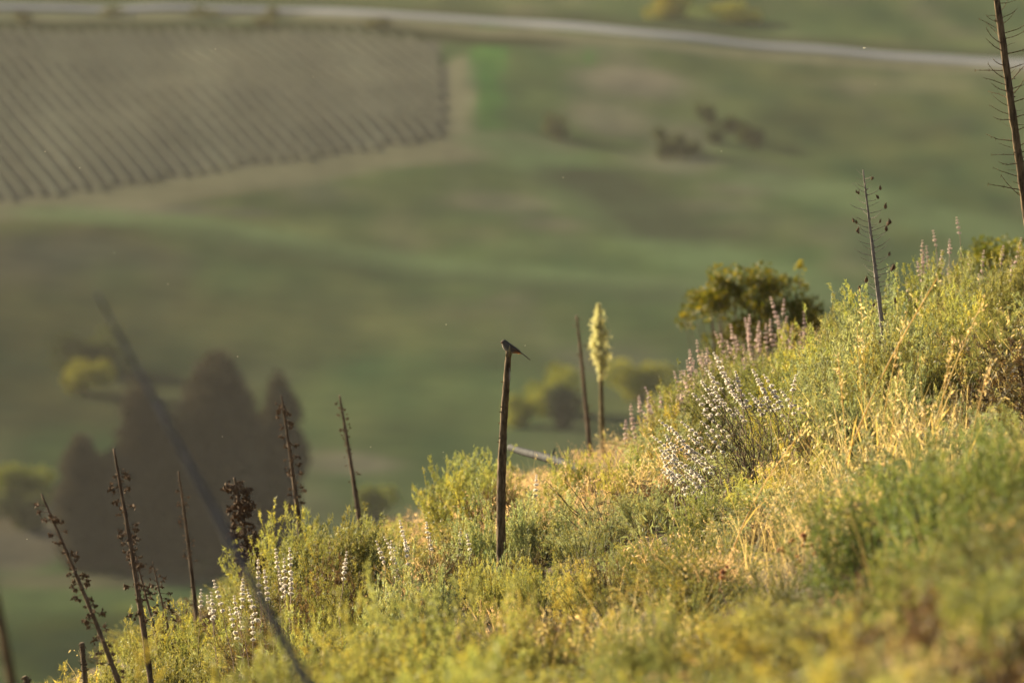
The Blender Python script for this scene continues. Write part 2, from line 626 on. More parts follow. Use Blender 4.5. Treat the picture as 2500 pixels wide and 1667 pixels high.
def vine_mesh(L, seed):
    """one trellised row: a lumpy continuous hedge of foliage on short trunks"""
    r = np.random.RandomState(seed)
    bag = Bag()
    m = int(L / 1.2) + 2
    prof = np.array([(-.18, .06), (-.42, .22), (-.38, .42), (0, .55), (.38, .42), (.42, .22), (.18, .06)])
    t = np.linspace(0, L, m)
    k = len(prof)
    amp = 1 + r.normal(0, .10, (m, k, 1))
    V = np.empty((m, k, 3))
    V[:, :, 0] = prof[None, :, 0] * amp[:, :, 0] + r.normal(0, .05, (m, 1))
    V[:, :, 1] = t[:, None] + r.normal(0, .12, (m, k))
    V[:, :, 2] = prof[None, :, 1] * (1 + r.normal(0, .07, (m, k)))
    i = np.arange(m * k).reshape(m, k)
    j = np.roll(i, -1, 1)
    F = np.concatenate([np.stack([i[:-1], j[:-1], j[1:]], -1).reshape(-1, 3), np.stack([i[:-1], j[1:], i[1:]], -1).reshape(-1, 3)])
    base = np.array([0.064, 0.068, 0.055])
    C = base * r.uniform(.85, 1.15, (m * k, 1)) * np.repeat(1 + .22 * np.sin(t * .045 + seed * .9) * np.sin(t * .017 + seed * .31), k)[:, None]
    bag.add(V.reshape(-1, 3), F, C)
    n = int(L * 3)
    tt = r.uniform(0, L, n)
    P = np.stack([r.normal(0, 0.28, n), tt, r.uniform(.15, .68, n)], 1)
    leaves(P, unit(r.normal(size=(n, 3))), r.uniform(.2, .35, n), r.uniform(.15, .3, n), base * r.uniform(.85, 1.15, (n, 1)), r, bag, True)
    for q in range(int(L / 4)):
        V, F = tube([(0, q * 4 + 1, -0.3), (0, q * 4 + 1, 0.3)], [0.06, 0.05], 4)
        bag.add(V, F, np.array([0.09, 0.06, 0.04]))
    return bag


nrow = 0
for k in range(-48, 60):
    o = ctr + rn * ROWSP * k
    tt = np.linspace(-320, 320, 641)
    X, Y = o[0] + rd[0] * tt, o[1] + rd[1] * tt
    ins = in_poly(X, Y, VINE_POLY)
    if ins.sum() < 25:
        continue
    idx = np.where(ins)[0]
    t0, t1 = tt[idx[0]] + rng.uniform(0, 4), tt[idx[-1]] - rng.uniform(0, 5)
    L = t1 - t0
    # does any of it show in the frame?
    qa = [proj((o[0] + rd[0] * t, o[1] + rd[1] * t, 1.0)) for t in np.linspace(t0, t1, 12)]
    if max(q[0] for q in qa) < -60:
        continue
    V, F, C = vine_mesh(L, 100 + k).get()
    W0 = np.empty_like(V)
    W0[:, 0] = o[0] + rd[0] * (t0 + V[:, 1]) + rn[0] * V[:, 0]
    W0[:, 1] = o[1] + rd[1] * (t0 + V[:, 1]) + rn[1] * V[:, 0]
    W0[:, 2] = V[:, 2] + valley_z(W0[:, 0], W0[:, 1])
    org = np.array([o[0] + rd[0] * t0, o[1] + rd[1] * t0, 0])
    ob('vine_row', mesh('vine_row', W0 - org, F, M_VINE, C), loc=org,
       label='thin straight row of vines in the brownish far-left field', cat='vine row', group='vine rows in the far field')
    nrow += 1


# ------------------------------------------------------------------ valley trees and bushes
def crown_bag(seed, blobs, nleaf, size, c0, c1, up=0.0):
    """blobs: (cx,cy,cz, rx,ry,rz); leaf-clump faces through the blobs' outer volume"""
    r = np.random.RandomState(seed)
    bag = Bag()
    vol = np.array([b[3] * b[4] * b[5] for b in blobs]) ** (2 / 3)
    vol = vol / vol.sum()
    for b, v in zip(blobs, vol):
        n = max(20, int(nleaf * v))
        D = r.normal(size=(n, 3)); D /= np.linalg.norm(D, axis=1)[:, None]
        rad = r.uniform(0.45, 1.08, n) ** 0.6
        P = np.array(b[:3]) + D * rad[:, None] * np.array(b[3:])
        t = np.clip(nz(P[:, 0], P[:, 2], size * 5, seed + 1) * .5 + .5, 0, 1)[:, None]
        C = (np.array(c0) * (1 - t) + np.array(c1) * t) * r.uniform(0.75, 1.25, (n, 1))
        DD = D * 0.7 + r.normal(size=(n, 3)) * 0.6 + np.array([0, 0, up])
        DD /= np.linalg.norm(DD, axis=1)[:, None]
        leaves(P, DD, r.uniform(0.7, 1.4, n) * size, r.uniform(0.5, 1.0, n) * size, C, r, bag, True)
    return bag


def cypress(px0, px1, ytop, ybase, seed, label, dens=1.0, pw=3.4, col=None):
    b = vat((px0 + px1) / 2, ybase)
    sc = b[1] / CP / FPX
    Hh = (ybase - ytop) * sc * 1.01
    rw = (px1 - px0) / 2 * sc
    r = np.random.RandomState(seed)
    blobs = []
    nb = 26
    for i in range(nb):
        t = i / (nb - 1)
        prof = (0.86 + 0.14 * math.sin(PI * t)) * math.sqrt(max(0, 1 - max(0, (t - 0.3) / 0.7) ** pw))
        prof = max(prof, 0.3 if pw < 3.9 else .5)
        rr = rw * prof
        a = r.uniform(0, 6.28)
        blobs.append((math.cos(a) * rr * 0.25, math.sin(a) * rr * 0.25, Hh * (0.05 + 0.88 * t), rr * 0.88, rr * 0.88, Hh * 0.075))
    c0, c1 = col or ((0.030, 0.027, 0.022), (0.056, 0.050, 0.040))
    root = thing('cypress_tree', tuple(b), label, 'tree', 'dark conifers at the foot of the hill')
    ob('crown', crown_bag(seed, blobs, int(9000 * dens), 0.62, c0, c1, 0.5).mesh('crown', M_TREE), root)
    V, F = tube([(0, 0, -0.3), (0.1, 0, Hh * .4), (0, .1, Hh * .85)], [rw * .13, rw * .08, 0.08], 8)
    ob('trunk', mesh('trunk', V, F, M_TRUNK, None, True), root)
    return root


cypress(140, 268, 1058, 1388, 61, 'short leftmost of the dark conifers, beside a pale patch', .8)
cypress(262, 425, 925, 1392, 62, 'pointed dark conifer crossed by the leaning foreground stalk', 1)
cypress(405, 645, 862, 1394, 63, 'tallest and broadest dark conifer with rounded top', 1.6, 4.0)
cypress(618, 748, 908, 1384, 64, 'narrow rightmost dark conifer with a thin pointed top', .8)
cypress(545, 690, 1080, 1380, 65, 'low dark conifer filling the gap beside the narrow right one', .7)
cypress(225, 330, 1130, 1384, 66, 'low dark conifer between the short left and pointed ones', .6)
cypress(370, 470, 1100, 1384, 67, 'low dark conifer between the pointed and the tallest ones', .6)


def bush(name, px0, px1, ytop, ybase, seed, label, cat, group, c0, c1, size=0.4, n=1500, mat=None, nb=7, trunk=True, stem=None):
    b = vat((px0 + px1) / 2, ybase)
    sc = b[1] / CP / FPX
    w = (px1 - px0) / 2 * sc
    Hh = max(0.8, (ybase - ytop) * sc)
    r = np.random.RandomState(seed)
    blobs = []
    for i in range(nb):
        a, q = r.uniform(0, 6.28), math.sqrt(r.uniform(0, 1)) * 0.62
        hh = r.uniform(0.15, 0.76)
        rr = r.uniform(0.28, 0.45)
        blobs.append((math.cos(a) * q * w, math.sin(a) * q * w, hh * Hh, w * rr, w * rr, Hh * r.uniform(.2, .28)))
    root = thing(name, tuple(b), label, cat, group)
    ob('crown', crown_bag(seed, blobs, n, size, c0, c1).mesh('crown', mat or M_TREE), root)
    bag = Bag()
    for i in range(4):
        q = blobs[i]
        V, F = tube([(0, 0, -.2), (q[0] * .4, q[1] * .4, q[2] * .5), (q[0], q[1], q[2])], [0.05 * Hh, .035 * Hh, .012 * Hh], 6)
        bag.add(V, F, np.array([.1, .07, .05]))
    ob('trunk', bag.mesh('trunk', M_TRUNK, True), root)
    return root


DK0, DK1 = (0.036, 0.046, 0.020), (0.08, 0.095, 0.04)
OK = 'dark oaks on the far slope'
for j_, (a_, b_, t_, c_, lb_) in enumerate([(1692, 1765, 248, 302, 'topmost small oak of the dark far-slope clump'), (1745, 1808, 276, 326, 'small oak just right of the topmost in the far clump'), (1782, 1842, 292, 346, 'middle oak on the right side of the far-slope clump'),
                                         (1812, 1864, 308, 362, 'rightmost oak of the dark far-slope clump'), (1716, 1775, 300, 350, 'central oak of the dark far-slope clump'), (1662, 1716, 335, 377, 'low scrubby oak at the clump centre bottom'),
                                         (1588, 1640, 310, 358, 'leftmost upper oak of the dark far-slope clump'), (1625, 1690, 325, 384, 'lower left oak of the dark far-slope clump'), (1600, 1652, 345, 390, 'lowest left oak of the dark far-slope clump')]):
    bush('oak_tree', a_, b_, t_, c_, 700 + j_, lb_, 'tree', OK, DK0, DK1, .42, 600, nb=6)
RB = 'low bushes along the far road'
for j_, (a_, b_, y_) in enumerate([(235, 330, 36), (455, 560, 37), (640, 700, 38), (610, 690, 62), (880, 960, 62), (20, 90, 50)]):
    bush('roadside_bush', a_, b_, y_ - 16, y_ + 4, 180 + j_, ('first', 'second', 'third', 'fourth', 'fifth', 'sixth')[[1, 2, 4, 3, 5, 0][j_]] + ' low bush along the far road counted from the left', 'bush', RB, (0.06, 0.06, 0.02), (0.15, 0.145, 0.04), .4, 500, nb=6)
bush('valley_bush', 1310, 1415, 262, 338, 73, 'faint grey-green bush left of the far oaks', 'bush', None, (0.06, 0.07, 0.035), (0.10, 0.11, 0.055), .4, 900)
YG0, YG1 = (0.16, 0.17, 0.03), (0.34, 0.32, 0.05)
bush('valley_bush', 1265, 1425, 880, 1010, 74, 'yellow-green bush in the valley behind the flowering yucca stalk, nearer the bird', 'bush', 'yellow-green valley bushes', YG0, YG1, .5, 1800, nb=9)
bush('valley_bush', 1320, 1420, 935, 1045, 75, 'dark bluish-green bush low in the valley behind the paired stalks', 'bush', None, (0.035, 0.05, 0.03), (0.07, 0.09, 0.05), .5, 1600)
bush('valley_bush', 1470, 1660, 880, 985, 76, 'bright yellow-green bush in the valley against the hill edge', 'bush', 'yellow-green valley bushes', YG0, YG1, .5, 2200, nb=9)
bush('valley_bush', 1225, 1330, 960, 1040, 77, 'low yellow-green bush just right of the bird perch', 'bush', 'yellow-green valley bushes', YG0, YG1, .5, 1200)
bush('valley_bush', 860, 975, 1185, 1270, 78, 'rounded yellow-green bush above the sagebrush, right of the conifers', 'bush', 'yellow-green valley bushes', (0.12, 0.13, 0.03), (0.25, 0.25, 0.05), .5, 1200)
bush('valley_bush', 130, 300, 875, 960, 79, 'yellow-tinged bush left of the leaning stalk', 'bush', 'yellow-green valley bushes', (0.11, 0.115, 0.025), (0.24, 0.22, 0.04), .5, 1600)
bush('oak_tree', 110, 330, 790, 905, 80, 'dark bushy tree behind the yellow-tinged bush at left', 'tree', None, DK0, DK1, .5, 2200, nb=9)
bush('valley_bush', -40, 135, 1140, 1225, 81, 'yellow-green bush at the left edge beside the conifers', 'bush', 'yellow-green valley bushes', (0.10, 0.12, 0.025), (0.22, 0.23, 0.04), .5, 1600)
bush('valley_bush', -50, 130, 1185, 1285, 82, 'dark hedge-like bush at the left edge below a yellow-green one', 'bush', None, DK0, DK1, .5, 1600)
bush('valley_bush', 1560, 1720, -10, 45, 83, 'yellow bush beyond the far road, left of its neighbour', 'bush', 'yellow bushes beyond the road', YG0, YG1, .5, 1400)
bush('valley_bush', 1730, 1880, 8, 55, 84, 'yellow bush beyond the far road, right of its neighbour', 'bush', 'yellow bushes beyond the road', YG0, YG1, .5, 1400)
bush('valley_bush', 640, 760, 1290, 1345, 85, 'low dark bush under the rightmost conifer', 'bush', None, DK0, DK1, .5, 900)

# ------------------------------------------------------------------ haze: even thin air round everything
HZ = bpy.data.materials.new('haze_air')
HZ.use_nodes = True
hn = HZ.node_tree.nodes
for n in list(hn):
    hn.remove(n)
ho = hn.new('ShaderNodeOutputMaterial')
hv = hn.new('ShaderNodeVolumePrincipled')
hv.inputs['Color'].default_value = (0.92, 0.88, 0.82, 1)
hv.inputs['Density'].default_value = 0.00003
hv.inputs['Anisotropy'].default_value = 0.35
HZ.node_tree.links.new(hv.outputs[0], ho.inputs['Volume'])
x0, x1, y0, y1, z0, z1 = -5050, 5050, -3050, 9050, -8, 184
V = [(x, y, z) for z in (z0, z1) for y in (y0, y1) for x in (x0, x1)]
F = [(0, 2, 3, 1), (4, 5, 7, 6), (0, 1, 5, 4), (2, 6, 7, 3), (0, 4, 6, 2), (1, 3, 7, 5)]
ob('haze', mesh('haze', V, F, HZ), kind='stuff', label='thin warm haze hanging in the valley air')


# ------------------------------------------------------------------ hillside plants: mesh variants
def sagebrush(seed, h=0.62, spread=0.42, nw=44, pal=None, leafL=(0.013, 0.028), leafW=0.0048, step=0.0048, lat=13, tilt=1.1, dry=0.08):
    """feathery shrub: upright wands with short side sprays set with thread leaves"""
    r = np.random.RandomState(seed)
    fol, st = Bag(), Bag()
    pal = pal or [(0.17, 0.205, 0.085), (0.20, 0.215, 0.10), (0.24, 0.235, 0.06)]
    pal = np.array(pal)
    for w in range(nw):
        a = r.uniform(0, 2 * PI)
        th = tilt * math.sqrt(r.uniform(0.0, 1))
        L = h * r.uniform(0.72, 1.12) * (1.0 - 0.18 * th)
        d0 = np.array([math.sin(th) * math.cos(a), math.sin(th) * math.sin(a), math.cos(th)])
        b = np.array([math.cos(a), math.sin(a), 0]) * spread * 0.3 * r.uniform(0, 1)
        m = 7
        P = [b]
        d = d0.copy()
        for i in range(m):
            d = unit(d + np.array([0, 0, 0.08]) + r.normal(0, 0.22, 3))
            P.append(P[-1] + d * L / m)
        P = np.array(P)
        V, F = tube(P, np.linspace(0.0042, 0.0010, m + 1), 3, cap=False)
        st.add(V, F, np.array([0.10, 0.075, 0.05]))
        axes = [(P, 0.6)]
        for q in range(lat):
            t = r.uniform(0.35, 0.95)
            i = int(t * m)
            f = t * m - i
            o = P[i] * (1 - f) + P[min(i + 1, m)] * f
            ax = unit(P[min(i + 1, m)] - P[i])
            dd = unit(ax + r.normal(0, 0.8, 3) + np.array([0, 0, 0.2]))
            l2 = r.uniform(0.06, 0.18) * h / 0.62
            axes.append((np.array([o, o + dd * l2 * .5 + r.normal(0, .004, 3), o + unit(dd + [0, 0, .25]) * l2]), 0.0))
        base = pal[r.randint(len(pal))] * r.uniform(0.8, 1.2)
        for (Q, tmin) in axes:
            seg = np.linalg.norm(np.diff(Q, axis=0), axis=1)
            T = np.concatenate([[0], np.cumsum(seg)])
            n = max(4, int(T[-1] * (1 - tmin) / step))
            tt = r.uniform(tmin * T[-1], T[-1], n)
            PP = np.stack([np.interp(tt, T, Q[:, k]) for k in range(3)], 1)
            ax = unit(Q[-1] - Q[max(0, len(Q) // 2 - 1)])
            D = unit(ax * r.uniform(0.5, 1.5, (n, 1)) + r.normal(0, 0.6, (n, 3)))
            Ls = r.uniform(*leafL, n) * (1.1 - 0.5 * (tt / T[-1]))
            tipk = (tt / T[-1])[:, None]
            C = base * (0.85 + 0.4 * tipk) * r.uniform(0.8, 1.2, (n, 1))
            C = C + (r.rand(n, 1) < dry) * np.array([0.14, 0.08, 0.0])
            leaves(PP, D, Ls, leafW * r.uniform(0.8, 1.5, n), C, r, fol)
            if tmin == 0.0:
                n = 16
                D = unit(ax * .5 + r.normal(0, 0.75, (n, 3)))
                PP = Q[-1] + r.normal(0, .006, (n, 3)) - ax * r.uniform(0, .03, (n, 1))
                C = base * 1.2 * r.uniform(0.8, 1.2, (n, 1))
                leaves(PP, D, r.uniform(*leafL, n), leafW * r.uniform(1, 1.6, n), C, r, fol)
    # dead inner twigs
    for w in range(16):
        a, th = r.uniform(0, 6.28), r.uniform(0.1, 1.1)
        d = np.array([math.sin(th) * math.cos(a), math.sin(th) * math.sin(a), math.cos(th)])
        L = h * r.uniform(.4, .75)
        P = np.array([[0, 0, 0], d * L * .5 + r.normal(0, .02, 3), d * L + r.normal(0, .03, 3)])
        V, F = tube(P, [.006, .004, .001], 3, cap=False)
        st.add(V, F, np.array([.1, .07, .05]))
    return fol.mesh('sagebrush_foliage', M_SAGE), st.mesh('sagebrush_stem', M_TWIG)


def deerweed(seed, h=0.5, nw=60, pal=None):
    """upright broom-like stems with small leaves and a few yellow blooms"""
    r = np.random.RandomState(seed)
    fol, st = Bag(), Bag()
    pal = np.array(pal or [(0.19, 0.205, 0.065), (0.25, 0.24, 0.075), (0.16, 0.185, 0.07)])
    for w in range(nw):
        a = r.uniform(0, 6.28)
        th = 0.5 * math.sqrt(r.rand())
        L = h * r.uniform(.6, 1.15)
        d = np.array([math.sin(th) * math.cos(a), math.sin(th) * math.sin(a), math.cos(th)])
        b = np.array([math.cos(a), math.sin(a), 0]) * r.uniform(0, .16)
        P = np.array([b, b + d * L * .5 + r.normal(0, .012, 3), b + d * L + r.normal(0, .02, 3) + [0, 0, .02]])
        c = pal[r.randint(len(pal))] * r.uniform(.8, 1.2)
        V, F = tube(P, [.0028, .0022, .0012], 3, cap=False)
        st.add(V, F, c * .8)
        n = int(L / 0.0045)
        t = r.uniform(0.25, 1, n)
        PP = np.where(t[:, None] < .5, P[0] + (P[1] - P[0]) * t[:, None] * 2, P[1] + (P[2] - P[1]) * (t[:, None] * 2 - 1))
        D = unit(d * r.uniform(.6, 1.4, (n, 1)) + r.normal(0, .6, (n, 3)))
        C = c * r.uniform(.75, 1.3, (n, 1))
        yel = r.rand(n, 1) < (0.14 if w % 3 == 0 else 0.03)
        C = np.where(yel, np.array([0.42, 0.29, 0.03]) * r.uniform(.8, 1.2, (n, 1)), C)
        leaves(PP, D, r.uniform(.008, .018, n), r.uniform(.003, .0055, n), C, r, fol, True)
    return fol.mesh('broom_foliage', M_DEER), st.mesh('broom_stem', M_DEER)


def grass_tuft(seed, n=60, h=0.5, c=(0.30, 0.26, 0.12), c2=(0.44, 0.38, 0.21), oats=True, lean=0.35, width=0.0035, green=0.0):
    r = np.random.RandomState(seed)
    bag = Bag()
    for i in range(n):
        a = r.uniform(0, 6.28)
        th = lean * math.sqrt(r.rand())
        L = h * r.uniform(.45, 1.15)
        d = np.array([math.sin(th) * math.cos(a), math.sin(th) * math.sin(a), math.cos(th)])
        hor = np.array([math.cos(a), math.sin(a), 0])
        b = np.array([r.normal(0, .09), r.normal(0, .09), 0])
        k = 5
        P = [b]
        dd = d
        droop = r.uniform(.02, .16)
        for j in range(k):
            P.append(P[-1] + dd * L / k)
            dd = unit(dd + hor * droop + np.array([0, 0, -droop * .5 * (j > 1)]))
        P = np.array(P)
        s = unit(np.cross(dd, r.normal(size=3)))
        wv = np.linspace(width, width * .35, k + 1)[:, None] * r.uniform(.7, 1.3)
        V = np.concatenate([P - s * wv / 2, P + s * wv / 2])
        F = []
        m = k + 1
        for j in range(k):
            F += [(j, j + 1, m + j + 1), (j, m + j + 1, m + j)]
        cc = (np.array(c) * (1 - r.rand()) + np.array(c2) * r.rand()) * r.uniform(.75, 1.15)
        if r.rand() < green:
            cc = np.array([0.15, 0.18, 0.05]) * r.uniform(.8, 1.2)
        bag.add(V, F, cc)
        if oats and r.rand() < .38:
            q = r.randint(4, 10)
            tt = r.uniform(.62, 1, q)
            PP = np.stack([np.interp(tt, np.linspace(0, 1, m), P[:, e]) for e in range(3)], 1)
            PP = PP + r.normal(0, .012, (q, 3))
            D = unit(np.array([0, 0, -.7]) + hor * .6 + r.normal(0, .45, (q, 3)))
            C = np.array(c2) * 1.15 * r.uniform(.8, 1.25, (q, 1))
            leaves(PP, D, r.uniform(.018, .032, q), r.uniform(.005, .009, q), C, r, bag, True)
    return bag.get()


SILVER = [(0.23, 0.25, 0.14), (0.20, 0.235, 0.125), (0.26, 0.255, 0.11)]
YELLOWISH = [(0.25, 0.25, 0.08), (0.205, 0.22, 0.075), (0.30, 0.265, 0.065)]
GREENISH = [(0.165, 0.185, 0.075), (0.185, 0.20, 0.078), (0.215, 0.21, 0.07)]
V_SAGE = {'silver': [sagebrush(200 + i, pal=SILVER) for i in range(4)],
          'yellow': [sagebrush(210 + i, pal=YELLOWISH, dry=.14) for i in range(4)],
          'deep': [sagebrush(250 + i, h=.66, pal=[(0.095, 0.13, 0.045), (0.115, 0.145, 0.05), (0.14, 0.155, 0.05)], nw=52, dry=.02) for i in range(3)],
          'brown': [sagebrush(240 + i, h=.6, pal=[(0.075, 0.05, 0.03), (0.11, 0.075, 0.04), (0.10, 0.085, 0.045)], nw=40, dry=.10) for i in range(3)],  # dead brown shrubs, dark colour added to stand in for shadow pockets
          'green': [sagebrush(220 + i, h=.66, pal=GREENISH, nw=48, dry=.04) for i in range(4)]}
V_DEER = [deerweed(230 + i) for i in range(4)]

# ------------------------------------------------------------------ where things may rise to (keeps the view on the subjects open)
CREST = [(-200, 1700), (0, 1690), (150, 1640), (270, 1560), (350, 1475), (420, 1440), (560, 1400), (620, 1330), (650, 1285), (740, 1200),
         (800, 1225), (1000, 1200), (1060, 1165), (1120, 1105), (1180, 1085), (1300, 1120), (1380, 1065), (1480, 1050), (1560, 975), (1640, 880),
         (1700, 830), (1900, 790), (2000, 770), (2060, 740), (2140, 690), (2200, 690), (2290, 645), (2400, 640), (2500, 600), (2800, 520)]
MID = [(-200, 1700), (0, 1670), (300, 1520), (480, 1500), (600, 1500), (700, 1450), (850, 1430), (1000, 1365), (1170, 1330), (1270, 1330), (1300, 1290), (1500, 1260),
       (1590, 1215), (1750, 1190), (1900, 1080), (1980, 900), (2050, 830), (2150, 810), (2300, 740), (2500, 680), (2800, 600)]
NEAR = [(-200, 1780), (0, 1740), (300, 1600), (450, 1540), (600, 1540), (760, 1500), (900, 1390), (1000, 1360), (1250, 1385), (1600, 1430), (1800, 1430),
        (1980, 1400), (2060, 1180), (2150, 1110), (2350, 1030), (2500, 990), (2800, 900)]


def cap_y(px, d):
    f = lambda T: float(np.interp(px, [q[0] for q in T], [q[1] for q in T]))
    if d < 36:
        return f(NEAR)
    if d < 41:
        k = (d - 36) / 5
        return f(NEAR) * (1 - k) + f(MID) * k
    if d < 47.6:
        return f(MID)
    if d < 52:
        k = (d - 47.6) / 4.4
        return f(MID) * (1 - k) + f(CREST) * k
    return f(CREST)


def fit_height(x, y, h):
    """largest plant height here that keeps below the cap"""
    z = float(hill_z(x, y))
    px, py = proj((x, y, z))
    for _ in range(40):
        if h < 0.1:
            return 0
        worst = 1e9
        for dx in (-0.18, 0, 0.18):
            qx, qy = proj((x + dx * h / .6, y, z + h * 0.97))
            worst = min(worst, qy - cap_y(qx, y))
        if worst >= 0:
            return h
        h *= 0.93
    return h


LBL = {}


def put_plant(kind, var, x, y, sc, rz, name, label, cat, group, rx=0.0):
    f, s = var
    z = float(hill_z(x, y)) - 0.02
    o = thing(name, (x, y, z), label, cat, group, rz, sc)
    o.rotation_euler = (rx, R(-8) * random.uniform(0, 1.3), rz)
    ob('foliage', f, o)
    ob('stem', s, o)
    return o


rnd = random.Random(5)
random.seed(5)
pts = []
tries = 0
while tries < 26000:
    tries += 1
    d = rnd.uniform(18, 75)
    hw = 0.0615 * d + 0.9
    x = rnd.uniform(-hw, hw)
    sp = 0.56 if d > 34 else 0.54
    if all((x - q[0]) ** 2 + (d - q[1]) ** 2 > sp * sp for q in pts[-2000:]):
        pts.append((x, d))
counts = {}


LAND = [(1235, 1340, 48.4, 'the bird perch'), (1780, 1120, 49, 'the white sage'), (2150, 960, 48.6, 'the podded stalk'), (610, 1560, 46.3, 'the ball-whorled sage'),
        (960, 1420, 49, 'the pale sage cluster'), (1440, 1200, 62, 'the paired stalks'), (870, 1400, 60, 'the lone left stalk'), (725, 1450, 56, 'the stalk by the narrow conifer'),
        (350, 1620, 44.5, 'the tall husked stalk'), (245, 1640, 43, 'the left-leaning stalk'), (2300, 900, 56, 'the crest sage'), (1830, 1000, 58, 'the pinkish sage'),
        (1620, 1150, 47.5, 'the lowest white sage'), (1310, 1250, 57.5, 'the fallen stalk'), (2540, 860, 47, 'the tall right-edge stalk'), (1690, 1350, 46.6, 'the pink thistles'),
        (612, 1500, 54, 'the thick-clumped stalk'), (468, 1560, 56, 'the slim stalk'), (740, 1700, 27, 'the foot of the long grey leaning stalk')]


def zone(px, d):
    q = min(LAND, key=lambda l: abs(l[0] - px) / 250 + abs(l[2] - d) / 7)
    if d < 34:
        w = ('at far left', 'left of centre', 'at centre', 'right of centre', 'at far right')[max(0, min(4, int(px / 500)))]
        return 'blurred in the %s foreground, %s' % ('nearest' if d < 26 else 'middle', w)
    if d < q[2] - 1.5:
        return 'in front of ' + q[3] + (', well before it' if d < q[2] - 6 else '')
    if d > q[2] + 1.5:
        return 'behind ' + q[3]
    return ('left of ' if px < q[0] else 'right of ') + q[3]


HERO = [(765, 1212, 100, 52, 'green'), (900, 1220, 85, 52, 'green'), (700, 1205, 32, 55, 'yellow'), (690, 1320, 40, 50, 'yellow'), (1115, 1120, 55, 56, 'yellow'), (1190, 1095, 42, 57, 'green'),
        (1205, 1205, 75, 49.6, 'silver'), (1325, 1195, 110, 49.6, 'silver'), (1395, 1160, 55, 50.4, 'deer'), (1480, 1225, 120, 48.9, 'silver'), (1585, 1185, 85, 48.2, 'silver'), (1610, 1285, 95, 46.2, 'green'),
        (1540, 1090, 70, 53, 'yellow'), (1745, 1165, 90, 46.3, 'green'), (1850, 1120, 80, 46.6, 'yellow'), (1960, 815, 85, 55.5, 'green'), (2020, 775, 70, 57, 'yellow'), (1890, 870, 80, 54, 'green'), (1975, 930, 80, 50.6, 'silver'),
        (2060, 735, 80, 51.5, 'silver'), (2180, 685, 85, 52, 'silver'), (2290, 630, 80, 54, 'yellow'), (2395, 632, 90, 53, 'silver'), (2480, 605, 90, 52.5, 'green'), (2450, 750, 80, 48.6, 'green'), (2330, 800, 100, 47.5, 'yellow'),
        (2120, 1100, 110, 34, 'deep'), (2290, 1040, 140, 33, 'deep'), (2460, 960, 140, 32, 'deep'), (2230, 1270, 110, 29.5, 'deep'), (2440, 1150, 130, 30, 'deep'), (1800, 1320, 90, 42, 'deer'), (1700, 1390, 90, 40, 'deer'), (1930, 1240, 85, 41.5, 'deer'), (2010, 1140, 80, 43, 'deer'),
        (500, 1545, 110, 31, 'yellow'), (690, 1490, 120, 31, 'green'), (890, 1405, 110, 34, 'yellow'), (1080, 1380, 115, 36, 'green'), (1340, 1390, 120, 35.5, 'yellow'), (1590, 1430, 130, 32, 'green'), (1860, 1420, 120, 31, 'yellow'),
        (430, 1440, 50, 50, 'yellow'), (375, 1490, 50, 48, 'green'), (310, 1545, 45, 46.2, 'yellow'), (560, 1425, 45, 51, 'yellow'), (240, 1600, 60, 45, 'yellow'), (450, 1530, 55, 45.3, 'green'), (150, 1640, 60, 44, 'yellow'),
        (820, 1360, 80, 47.4, 'yellow'), (1010, 1330, 70, 47, 'silver'), (790, 1450, 65, 44.5, 'green'), (1640, 960, 55, 56, 'yellow'), (1790, 850, 70, 56, 'green'), (1400, 1095, 50, 56, 'yellow'), (2240, 760, 80, 49.6, 'silver'),
        (1232, 1318, 45, 47.8, 'silver'), (1180, 1335, 55, 47.4, 'yellow'), (1275, 1340, 50, 47.2, 'yellow'), (2150, 762, 60, 48.1, 'silver'), (2185, 785, 55, 47.9, 'yellow'), (1520, 1325, 80, 46.2, 'silver'), (1420, 1345, 80, 45.4, 'yellow'), (1325, 1352, 60, 46, 'green'), (1620, 1375, 80, 43.5, 'deer'), (2150, 790, 75, 47.7, 'yellow'), (2230, 850, 80, 46.3, 'silver'), (2100, 850, 70, 47, 'silver'), (2350, 700, 90, 50, 'yellow'), (2120, 700, 70, 53, 'yellow'), (2000, 850, 70, 52, 'yellow'), (1900, 960, 70, 49.6, 'yellow'), (1990, 1040, 70, 46, 'yellow'), (2080, 1050, 70, 44.5, 'silver'),
        (2330, 1300, 110, 30.5, 'deep'), (1650, 1300, 60, 45.6, 'brown'), (825, 1300, 60, 50.2, 'brown'), (2270, 960, 90, 45.5, 'brown'), (2400, 880, 90, 45, 'brown'), (1880, 1180, 70, 44.5, 'brown'), (1480, 1330, 60, 45.5, 'brown'), (1700, 1120, 60, 49.4, 'brown'), (1100, 1310, 50, 48.6, 'brown'), (1280, 1320, 50, 47.8, 'brown'), (2060, 960, 60, 47, 'brown'), (640, 1420, 60, 47.6, 'brown'), (760, 1380, 60, 48.4, 'brown'), (1480, 1130, 60, 54, 'brown'), (1220, 1165, 60, 54, 'brown')]
nplants = 0
